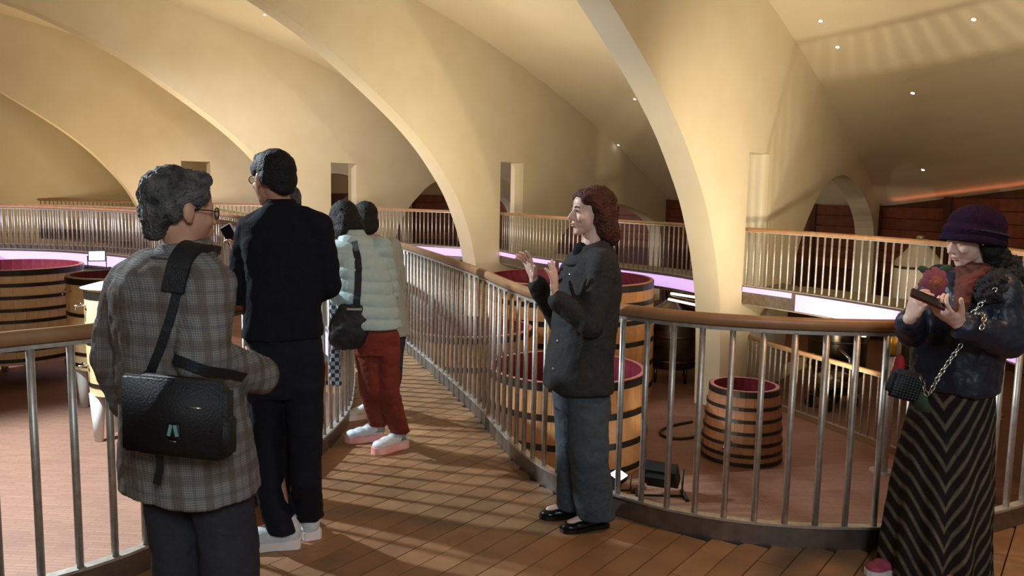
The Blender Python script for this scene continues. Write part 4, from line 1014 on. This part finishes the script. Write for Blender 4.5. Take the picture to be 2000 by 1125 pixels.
bagbox('metal_tag', (.072, -.049, .042), (.046, .003, .006), M_silver, .001, fp)
bk = bagbox('buckle', (.013, -.050, -.030), (.038, .006, .046), M_rubber, .003, fp)
M_teal = mat('teal_reflection', srgb(120, 160, 160), 0.4)  # teal bars paint the two-lobed reflection on the buckle
for sx, rz in ((.004, .22), (.022, -.22)):
    bm = bmesh.new(); add_box(bm, (0, 0, 0), (.009, .004, .032), Matrix.Rotation(rz, 3, 'Y')); bmesh.ops.translate(bm, verts=bm.verts, vec=(sx, -.054, -.026)); bmesh.ops.transform(bm, matrix=Rb.to_4x4(), verts=bm.verts); bm_obj('reflection_lobe', bm, M_teal, bk)
bagbox('metal_tag', (.010, -.049, -.058), (.022, .003, .003), M_silver, .001, fp)
pts = sp3([o_(262, 748, -.24), o_(282, 690, -.26), o_(304, 620, -.26), o_(328, 552, -.22)]); pp, nn = hull_push(pts[1:], jk, base, .006, (0, -1, 0.05))
pp = [pts[0]] + pp; strip_band('strap', pp, .027, .004, M_bag, bc, bag, (0, -1, .1))
pts = [o_(324, 562, -.2), o_(334, 530, -.18), o_(352, 505, -.12)]; p1, _n = hull_push(pts, jk, base, .008, (0, -1, .35)); p2, _n = hull_push([o_(374, 490, -.06), o_(395, 490, -.01), o_(412, 505, .06)], jk, base, .009, (.1, -.3, 1))
pad = sp3(p1 + p2); strip_band('shoulder_pad', pad, .066, .026, M_bag, bc, bag, [V3(0, -1, .4)] * 8 + [V3(.1, -.4, 1)] * (len(pad) - 8))
pts = sp3([o_(312, 890, -.25), o_(312, 915, -.24), o_(306, 946, -.235)]); strip_band('loose_strap', pts, .022, .003, M_bag, bc, bag, (0, -1, 0))
pts, nn = hull_push(sp3([o_(455, 760, -.2), o_(420, 735, -.2), o_(372, 712, -.2), o_(335, 702, -.2)]), jk, base, .004, (0.1, -1, 0)); strip_band('strap', pts, .03, .004, M_bag, bc, bag, (0, -1, .1))

# ---------------------------------------------------------------- woman in the mint quilted jacket
w_ = lambda px, py, dy=0.0: at(px, py, 4.8 + dy)
base = ground(752, 868); Fw_ = RAD(122)
hA = ground(794, 872); tA = ground(735, 886); hB = ground(750, 858); tB = ground(698, 862); aA = ang_of(hA, tA); aB = ang_of(hB, tB)
J = dict(neck=w_(688, 468, .10), chest=w_(702, 520, .06), pelvis=w_(736, 655, 0), sL=w_(660, 502, .0), eL=w_(662, 578, .0), wL=w_(674, 540, .20), sR=w_(744, 486, .12), eR=w_(762, 570, .16), wR=w_(735, 552, .32),
         hL=w_(722, 672), hR=w_(750, 672, .03), kL=w_(727, 765, .0), kR=w_(756, 765, .0), aL=gz(hB + (tB - hB) * .22, .085), aR=gz(hA + (tA - hA) * .22, .085), tL=gz(hB.lerp(tB, .8), .08), tR=gz(hA.lerp(tA, .8), .08))
body, q, rot = body_mesh('woman in a pale mint quilted jacket and russet trousers, leaning over the railing', base, M_skin, J, Fw_, (w_(672, 434, .17), V3(-.55, .60, -.55), V3(-.3, .3, .9), .95),
    hands=[((J['wL'], V3(-.3, .9, -.1), V3(.3, 0, -1), False), dict(curl=(30, 35, 20))), ((J['wR'], V3(-.4, .9, -.1), V3(0, 0, -1), True), dict(curl=(30, 35, 20)))], voxel=.007)
bm = bmesh.new(); E = lambda r, f, u, a, b, c: e_sph(bm, q(r, f, u), (a, b, c), rot, 18)
E(0, -.022, .04, .086, .104, .088); E(0, -.065, -.03, .085, .055, .085)
for sg in (-1, 1): E(sg * .072, .0, -.03, .026, .065, .085); E(sg * .06, -.04, -.085, .04, .045, .05)
solid('hair', bm, M_hair_black, base, body, .006, 3, [(.012, .04), (.004, .012)])
bm = bmesh.new()
e_loft(bm, [(w_(690, 458, .10), .075, .070, Fw_), (w_(692, 470, .09), .110, .085, Fw_), (w_(697, 490, .08), .165, .108, Fw_), (w_(704, 525, .05), .178, .124, Fw_), (w_(714, 580, .02), .176, .132, Fw_), (w_(722, 612, .01), .178, .136, Fw_), (w_(728, 640, 0), .170, .136, Fw_)], n=2.3)
e_chain(bm, [J['chest'].lerp(J['sL'], .5), J['sL'], J['eL'], J['eL'].lerp(J['wL'], .85)], [.07, .072, .062, .05]); e_chain(bm, [J['chest'].lerp(J['sR'], .5), J['sR'], J['eR'], J['eR'].lerp(J['wR'], .85)], [.07, .07, .06, .05])
def quilt(co, no):
    h = co[:, 2] + 0.12 * co[:, 0]; return co + no * (0.012 * np.sqrt(np.abs(np.sin(math.pi * h / 0.070))) - 0.008)[:, None]
jk = solid('quilted_jacket', bm, M_mint, base, body, .008, 4, [(.010, .06)], post=quilt)
bm = bmesh.new(); e_loft(bm, [(w_(690, 470, .1), .095, .085, Fw_), (w_(688, 456, .12), .082, .078, Fw_), (w_(687, 448, .12), .07, .068, Fw_)], n=2); part('collar', bm, M_mint, base, jk)
bm = bmesh.new(); e_loft(bm, [(w_(730, 626), .115, .095, Fw_), (w_(735, 650), .132, .115, Fw_), (w_(738, 690), .132, .112, Fw_)])
for tp, kn, hem in ((w_(720, 680), w_(726, 765), gz(J['aL'], .10)), (w_(752, 680), w_(757, 765), gz(J['aR'], .10))):
    e_loft(bm, [(tp, .082, .100, Fw_), (kn, .070, .088, Fw_), (hem, .058, .068, Fw_)], n=2.1)
solid('trousers', bm, M_russet, base, body, .008, 3, [(.018, .08), (.007, .03)])
for hh, tt, aa in ((hA, tA, aA), (hB, tB, aB)):
    bm = bmesh.new(); e_cone(bm, hh + (tt - hh) * .22 + V3(0, 0, .06), hh + (tt - hh) * .22 + V3(0, 0, .15), .044, .04); part('sock', bm, M_palecoat, base, body)
    shoe(base, body, hh, aa, max(.25, (tt - hh).length), .10, M_sneaker, M_sole_coral, .085, .042)
# her crossbody bag
bc = w_(680, 640, -.12); bag = empty('crossbody_bag', bc); tag(bag, 'soft black crossbody bag at the hip of the woman in mint', 'bag')
bm = bmesh.new(); e_sph(bm, bc + V3(0, 0, -.02), (.115, .05, .115)); e_sph(bm, bc + V3(-.03, .0, -.05), (.09, .05, .085)); e_loft(bm, [(bc + V3(.02, 0, .14), .06, .02, RAD(90)), (bc + V3(.01, 0, .05), .11, .042, RAD(90)), (bc, .11, .045, RAD(90))]); o = solid('pouch', bm, M_bag, bc, None, .008, 4, [(.02, .06)])
o.parent = bag; o.location = (0, 0, 0)
bm = bmesh.new(); add_box(bm, bc + V3(.045, -.045, .115), (.085, .006, .012)); part('zip', bm, M_palecoat, bc, bag, False)
pts, nn = hull_push(sp3([w_(699, 600, -.1), w_(700, 555, -.1), w_(697, 510, -.1), w_(688, 470, -.05)]), jk, base, .006, (0, -1, .15)); strip_band('strap', pts, .040, .004, M_bag, bc, bag, (0, -1, .1))
# checked cloth hanging from the bag
M_check = mat('grey_check_cloth', srgb(190, 192, 198), 0.9); N, L, b = nodes_mix(M_check); ck = N.new('ShaderNodeTexChecker'); ck.inputs['Scale'].default_value = 42; ck.inputs['Color1'].default_value = srgb(186, 188, 196); ck.inputs['Color2'].default_value = srgb(50, 62, 84); tc = N.new('ShaderNodeTexCoord'); L.new(tc.outputs['Object'], ck.inputs['Vector']); L.new(ck.outputs['Color'], b.inputs['Base Color'])
cb = w_(655, 690, -.02); bm = bmesh.new(); e_loft(bm, [(w_(656, 752, -.02), .038, .012, RAD(80)), (w_(654, 715, -.02), .034, .014, RAD(100)), (w_(656, 660, -.02), .028, .014, RAD(80)), (w_(652, 600, .0), .026, .012, RAD(95)), (w_(654, 572, .02), .02, .012, RAD(95))]); o = solid('scarf', bm, M_check, cb, None, .007, 3, [(.02, .04)])
tag(o, 'grey and navy checked scarf hanging between the man in black and the mint jacket', 'scarf')

# ---------------------------------------------------------------- second woman, just behind her
v_ = lambda px, py, dy=0.0: at(px, py, 5.5 + dy)
base = gz(v_(745, 800), 0); Fv = RAD(125)
hA = ground(738, 812); tA = ground(694, 818); hB = hA + V3(.10, .12, 0)
J = dict(neck=v_(718, 462), chest=v_(730, 505), pelvis=v_(752, 640), sL=v_(690, 480, -.02), eL=v_(692, 555, .05), wL=v_(702, 575, .2), sR=v_(766, 482, .06), eR=v_(780, 560, .1), wR=v_(760, 600, .3),
         hL=v_(740, 660), hR=v_(766, 660), kL=v_(738, 730), kR=v_(764, 730), aL=gz(hA + (tA - hA) * .22, .085), aR=gz(hB + dirv(160) * .05, .085), tL=gz(hA.lerp(tA, .8), .08), tR=gz(hB + dirv(160) * .2, .08))
body, q, rot = body_mesh('woman with black hair in a pale grey coat, just behind the mint jacket', base, M_skin, J, Fv, (v_(712, 430, .05), V3(-.4, .8, -.35), V3(0, .2, 1), .95), voxel=.008)
bm = bmesh.new(); E = lambda r, f, u, a, b, c: e_sph(bm, q(r, f, u), (a, b, c), rot, 16)
E(0, -.02, .04, .086, .102, .088); E(0, -.06, -.04, .085, .058, .09); solid('hair', bm, M_hair_black, base, body, .007, 3, [(.01, .04)])
bm = bmesh.new(); e_loft(bm, [(v_(718, 458), .07, .07, Fv), (v_(724, 474), .15, .1, Fv), (v_(732, 510), .165, .12, Fv), (v_(743, 580), .165, .13, Fv), (v_(752, 655), .175, .14, Fv)])
e_chain(bm, [J['sL'], J['eL'], J['eL'].lerp(J['wL'], .85)], [.065, .055, .045]); e_chain(bm, [J['sR'], J['eR'], J['eR'].lerp(J['wR'], .85)], [.065, .055, .045]); solid('coat', bm, M_palecoat, base, body, .01, 3, [(.015, .08)])
bm = bmesh.new(); e_loft(bm, [(v_(752, 635), .13, .105, Fv), (v_(754, 665), .135, .11, Fv), (v_(754, 690), .12, .1, Fv)])
for tp, kn, hem in ((v_(742, 680), v_(742, 740), gz(J['aL'], .09)), (v_(764, 680), v_(764, 740), gz(J['aR'], .09))): e_loft(bm, [(tp, .08, .09, Fv), (kn, .068, .078, Fv), (hem, .058, .066, Fv)])
solid('trousers', bm, M_trouser_grey, base, body, .01, 3)
shoe(base, body, hA, ang_of(hA, tA), .25, .095, M_sneaker, M_sole_w, .08, .035, .008); shoe(base, body, hB, RAD(160), .25, .095, M_sneaker, M_sole_w, .08, .035, .008)

# ---------------------------------------------------------------- woman in the plum hat, looking at her phone
r_ = lambda px, py, dy=0.0: at(px, py, 3.35 + dy)
base = gz(r_(1835, 1100), 0); Fr = RAD(217)
fN = base + V3(.02, -.10, 0); fF = base + V3(-.06, .09, 0); dN = dirv(222); dF = dirv(205)
J = dict(neck=r_(1917, 530, .02), chest=r_(1897, 590), pelvis=r_(1864, 765), sL=r_(1955, 566, -.12), eL=r_(1966, 668, -.17), wL=r_(1872, 634, -.27), sR=r_(1836, 552, .12), eR=r_(1782, 648, .02), wR=r_(1776, 622, -.18),
         hL=r_(1866, 800, -.035), hR=r_(1852, 800, .045), kL=r_(1850, 930, -.08), kR=r_(1830, 930, .07), aL=gz(fN + dN * .06, .09), aR=gz(fF + dF * .06, .09), tL=gz(fN + dN * .2, .08), tR=gz(fF + dF * .2, .08))
body, q, rot = body_mesh('woman in a plum hat, navy jacket and long striped skirt, looking down at a phone', base, M_skin_pale, J, Fr, (r_(1892, 464), V3(-.92, -.28, -.32), V3(-.1, -.05, 1), .93),
    hands=[((J['wL'], r_(1815, 588, -.30) - J['wL'], V3(-.15, .25, .95), False), dict(curls=[(20, 45, 30), (25, 50, 30), (28, 50, 30), (30, 50, 30)], spread=3, thumb_out=.5)),
           ((J['wR'], r_(1800, 578, -.26) - J['wR'], V3(.75, -.15, .5), True), dict(curls=[(40, 45, 25), (45, 45, 25), (45, 45, 25), (45, 45, 25)], spread=3, thumb_out=.5))], voxel=.0042)
face_parts(q, rot, base, body, M_hair_black, .93, closed=True, lid_m=M_skin_pale)
hF_ = V3(-.93, -.30, .16).normalized(); hR_ = hF_.cross(V3(0, 0, 1)).normalized(); hU_ = hR_.cross(hF_); hrot = Matrix((hR_, hF_, hU_)).transposed(); q0 = q; hc_ = r_(1892, 464)
q2 = lambda r, f, u: hc_ + hR_ * r + hF_ * f + hU_ * u
bm = bmesh.new(); E = lambda r, f, u, a, b, c: e_sph(bm, q2(r, f, u), (a, b, c), hrot, 20)
E(0, -.030, .052, .104, .120, .090); E(0, -.027, .022, .111, .132, .054)
hat = solid('hat', bm, M_hat, base, body, .006, 4, [(.006, .05)])
bm = bmesh.new(); ns = 40; ri = []
for k in range(ns):
    t = 2 * math.pi * k / ns; fo = math.cos(t); so = math.sin(t); ext = 1.0 + .13 * max(0, fo)
    row = [q2(so * .104, -.034 + fo * .120, .030), q2(so * .113 * ext, -.034 + fo * .130 * ext, -.016 - .006 * fo), q2(so * .109 * ext, -.034 + fo * .126 * ext, -.022 - .006 * fo), q2(so * .098, -.034 + fo * .112, .022)]
    ri.append([bm.verts.new(p) for p in row])
for k in range(ns):
    a, b2 = ri[k], ri[(k + 1) % ns]
    for i in range(4): bm.faces.new((a[i], a[(i + 1) % 4], b2[(i + 1) % 4], b2[i]))
part('brim', bm, M_hat, base, hat)
bm = bmesh.new(); add_tube(bm, [q2(math.sin(2 * math.pi * k / 32) * .111, -.034 + math.cos(2 * math.pi * k / 32) * .127, .028) for k in range(33)], .005, 8); part('hat_band', bm, M_fur, base, hat)
E = lambda r, f, u, a, b, c: e_sph(bm, q(r, f, u), (a, b, c), rot, 16)
bm = bmesh.new(); E(0, -.075, -.03, .085, .05, .08)
for sg in (-1, 1): E(sg * .074, -.045, -.06, .030, .05, .08); E(sg * .066, -.075, -.12, .044, .05, .06)
solid('hair', bm, M_hair_black, base, body, .006, 2, [(.02, .03), (.008, .012)])
bm = bmesh.new()
e_loft(bm, [(r_(1914, 532), .095, .085, Fr), (r_(1906, 552), .160, .108, Fr), (r_(1896, 585), .184, .128, Fr), (r_(1880, 640), .182, .138, Fr), (r_(1868, 700), .174, .138, Fr), (r_(1864, 758), .166, .134, Fr)], n=2.5)
e_chain(bm, [r_(1925, 556, -.05), J['sL'], J['eL'], J['eL'].lerp(J['wL'], .88)], [.070, .076, .070, .054]); e_chain(bm, [r_(1868, 556, .05), J['sR'], J['eR'], J['eR'].lerp(J['wR'], .85)], [.07, .074, .064, .05])
jk = solid('jacket', bm, M_navy, base, body, .008, 3, [(.026, .09), (.009, .03)])
bm = bmesh.new(); rr = random.Random(11)
for line, wd_ in ((sp3([r_(1885, 528, .13), r_(1935, 512, .12), r_(1968, 520, .04), r_(1972, 545, -.06), r_(1948, 558, -.13), r_(1925, 572, -.16)], 7), .040), (sp3([r_(1890, 528, .12), r_(1862, 540, .09), r_(1846, 565, .03)], 5), .032)):
    for p_ in line:
        for k in range(3): e_sph(bm, p_ + V3(rr.uniform(-.018, .018), rr.uniform(-.018, .018), rr.uniform(-.018, .018)), wd_ * rr.uniform(.75, 1.05), seg=10)
solid('fur_collar', bm, M_fur, base, jk, .005, 1, [(.030, .022), (.018, .008)])
bm = bmesh.new(); e_loft(bm, [(r_(1876, 625, -.13), .015, .015, Fr), (r_(1880, 590, -.12), .03, .03, Fr), (r_(1890, 550, -.08), .045, .05, Fr), (r_(1905, 522, -.02), .068, .068, Fr), (r_(1908, 512, 0), .05, .05, Fr)])
solid('scarf', bm, M_rust, base, body, .006, 3, [(.020, .03)])
fc = r_(1826, 552, -.17)
for ring, (n_p, rad_, sz) in enumerate(((8, .034, .026), (5, .016, .018))):
    for k in range(n_p):
        t = 2 * math.pi * (k + ring * .5) / n_p; p_ = fc + V3(math.cos(t) * rad_, -.008 * ring, math.sin(t) * rad_ * 1.1); bm = bmesh.new()
        e_sph(bm, p_, (sz, .005, sz * .8), Matrix.Rotation(-t, 3, 'Y') @ Matrix.Rotation(.35, 3, 'Z')); part('petal', bm, M_pink if ring == 0 else M_orange, base, jk)
bm = bmesh.new(); e_sph(bm, fc + V3(0, -.014, 0), (.012, .007, .012)); part('flower_centre', bm, M_orange, base, jk)
for dx, dz in ((.035, .05), (-.035, .045)):
    bm = bmesh.new(); e_sph(bm, fc + V3(dx, .012, dz), (.032, .006, .015), Matrix.Rotation(-.5 if dx > 0 else .5, 3, 'Y')); part('leaf', bm, M_green, base, jk)
er = q(.078, -.012, -.040) if (q(.078, 0, 0).y < q(-.078, 0, 0).y) else q(-.078, -.012, -.040)
bm = bmesh.new()
for k in range(4): e_sph(bm, er + V3(.004 * (k % 2), -.004, -.010 * k), (.007, .005, .006), seg=8)
part('earring', bm, M_silver, base, body)
bm = bmesh.new(); sk = lambda px, py, w, d: (r_(px, py), w, d, Fr)
hem = V3(r_(1822, 1100).x, 3.35, 0.03)
e_loft(bm, [sk(1864, 735, .150, .118), sk(1862, 775, .158, .128), sk(1848, 860, .180, .156), sk(1836, 950, .196, .174), sk(1826, 1040, .208, .190), (hem, .216, .200, Fr)], seg=40, n=2.1)
def pleat(co, no):
    th = np.arctan2(co[:, 1], co[:, 0]); amp = np.clip((0.75 - co[:, 2]) / 0.7, 0, 1) * 0.016; return co + no * (amp * np.sin(th * 11 + co[:, 2] * 2.2))[:, None]
solid('skirt', bm, skirt_stripes(-.09, 2.0, .082), base, body, .008, 3, [(.010, .08)], post=pleat)
for hh, dd in ((fN, dN), (fF, dF)): shoe(base, body, hh + dd * .04, math.atan2(dd.y, dd.x), .25, .09, M_darkcoral, M_sole_w, .06, .025)
# phone in her hands
pc = r_(1812, 588, -.29); root = empty('phone', pc); tag(root, 'dark red phone in the hands of the woman in the plum hat', 'phone')
rotp = Matrix.Rotation(RAD(-20), 3, 'Z') @ Matrix.Rotation(RAD(22), 3, 'Y') @ Matrix.Rotation(RAD(24), 3, 'X')
bm = bmesh.new(); add_box(bm, (0, 0, 0.006), (.13, .062, .009), rotp); bmesh.ops.bevel(bm, geom=bm.edges[:], offset=.003, segments=2, affect='EDGES'); bm_obj('case', bm, M_phone, root)
bm = bmesh.new(); add_box(bm, rotp @ V3(0, 0, .0058) + V3(0, 0, .006), (.122, .056, .001), rotp); bm_obj('screen', bm, M_screen, root)
# her little bag on a chain
bc = r_(1768, 752, -.20); bag = empty('chain_bag', bc); tag(bag, 'small dark beaded bag on a silver chain against the striped skirt', 'bag')
bm = bmesh.new(); add_box(bm, (0, 0, 0), (.135, .055, .115)); bmesh.ops.bevel(bm, geom=bm.edges[:], offset=.018, segments=3, affect='EDGES'); bmesh.ops.rotate(bm, verts=bm.verts, matrix=Matrix.Rotation(RAD(14), 3, 'Y')); bm_obj('pouch', bm, M_fur, bag, True)
bm = bmesh.new(); rr = random.Random(5)
for i in range(9):
    for j in range(9):
        p_ = Matrix.Rotation(RAD(14), 3, 'Y') @ V3(-.052 + i * .013, -.030, -.042 + j * .0105); add_box(bm, p_, (.008, .004, .004), Matrix.Rotation(rr.uniform(-.5, .5), 3, 'Y'))
o = bm_obj('beads', bm, mat('steel_blue_beads', srgb(110, 132, 140), .25, .9), bag); o['kind'] = 'stuff'
bm = bmesh.new()
lower = sp3([bc + V3(.05, -.02, .03), r_(1812, 770, -.24), r_(1834, 735, -.24), r_(1858, 700, -.24), r_(1876, 675, -.24)], 5); pp, nn = hull_push(sp3([r_(1886, 645, -.2), r_(1905, 612, -.2), r_(1932, 570, -.15)], 5), jk, base, .045, (-.15, -1, .25))
for line in (lower, pp):
    for k, (p_, t_) in enumerate(resample(line, .019)):
        ring = Matrix.Rotation((k % 2) * math.pi / 2, 3, 'Z'); add_tube(bm, [p_ + (t_.to_track_quat('Z', 'Y').to_matrix() @ ring @ V3(.008 * math.cos(a * math.pi / 4), 0, .013 * math.sin(a * math.pi / 4))) for a in range(9)], .0028, 6, False)
o = bm_obj('chain', bm, M_silver, bag, True); o.data.transform(Matrix.Translation(-bc)); o['kind'] = 'stuff'
bm = bmesh.new(); e_loft(bm, [(bc + V3(.07, -.01, -.10), .03, .012, Fr), (bc + V3(.06, -.01, -.05), .028, .014, Fr), (bc + V3(.055, -.01, -.02), .02, .012, Fr)]); part('tassel', bm, M_green, bc, bag)
bm = bmesh.new(); e_sph(bm, r_(1757, 712, .05), (.022, .02, .045)); e_sph(bm, r_(1752, 725, .05), (.02, .02, .03)); part('lining', bm, M_red, base, jk)
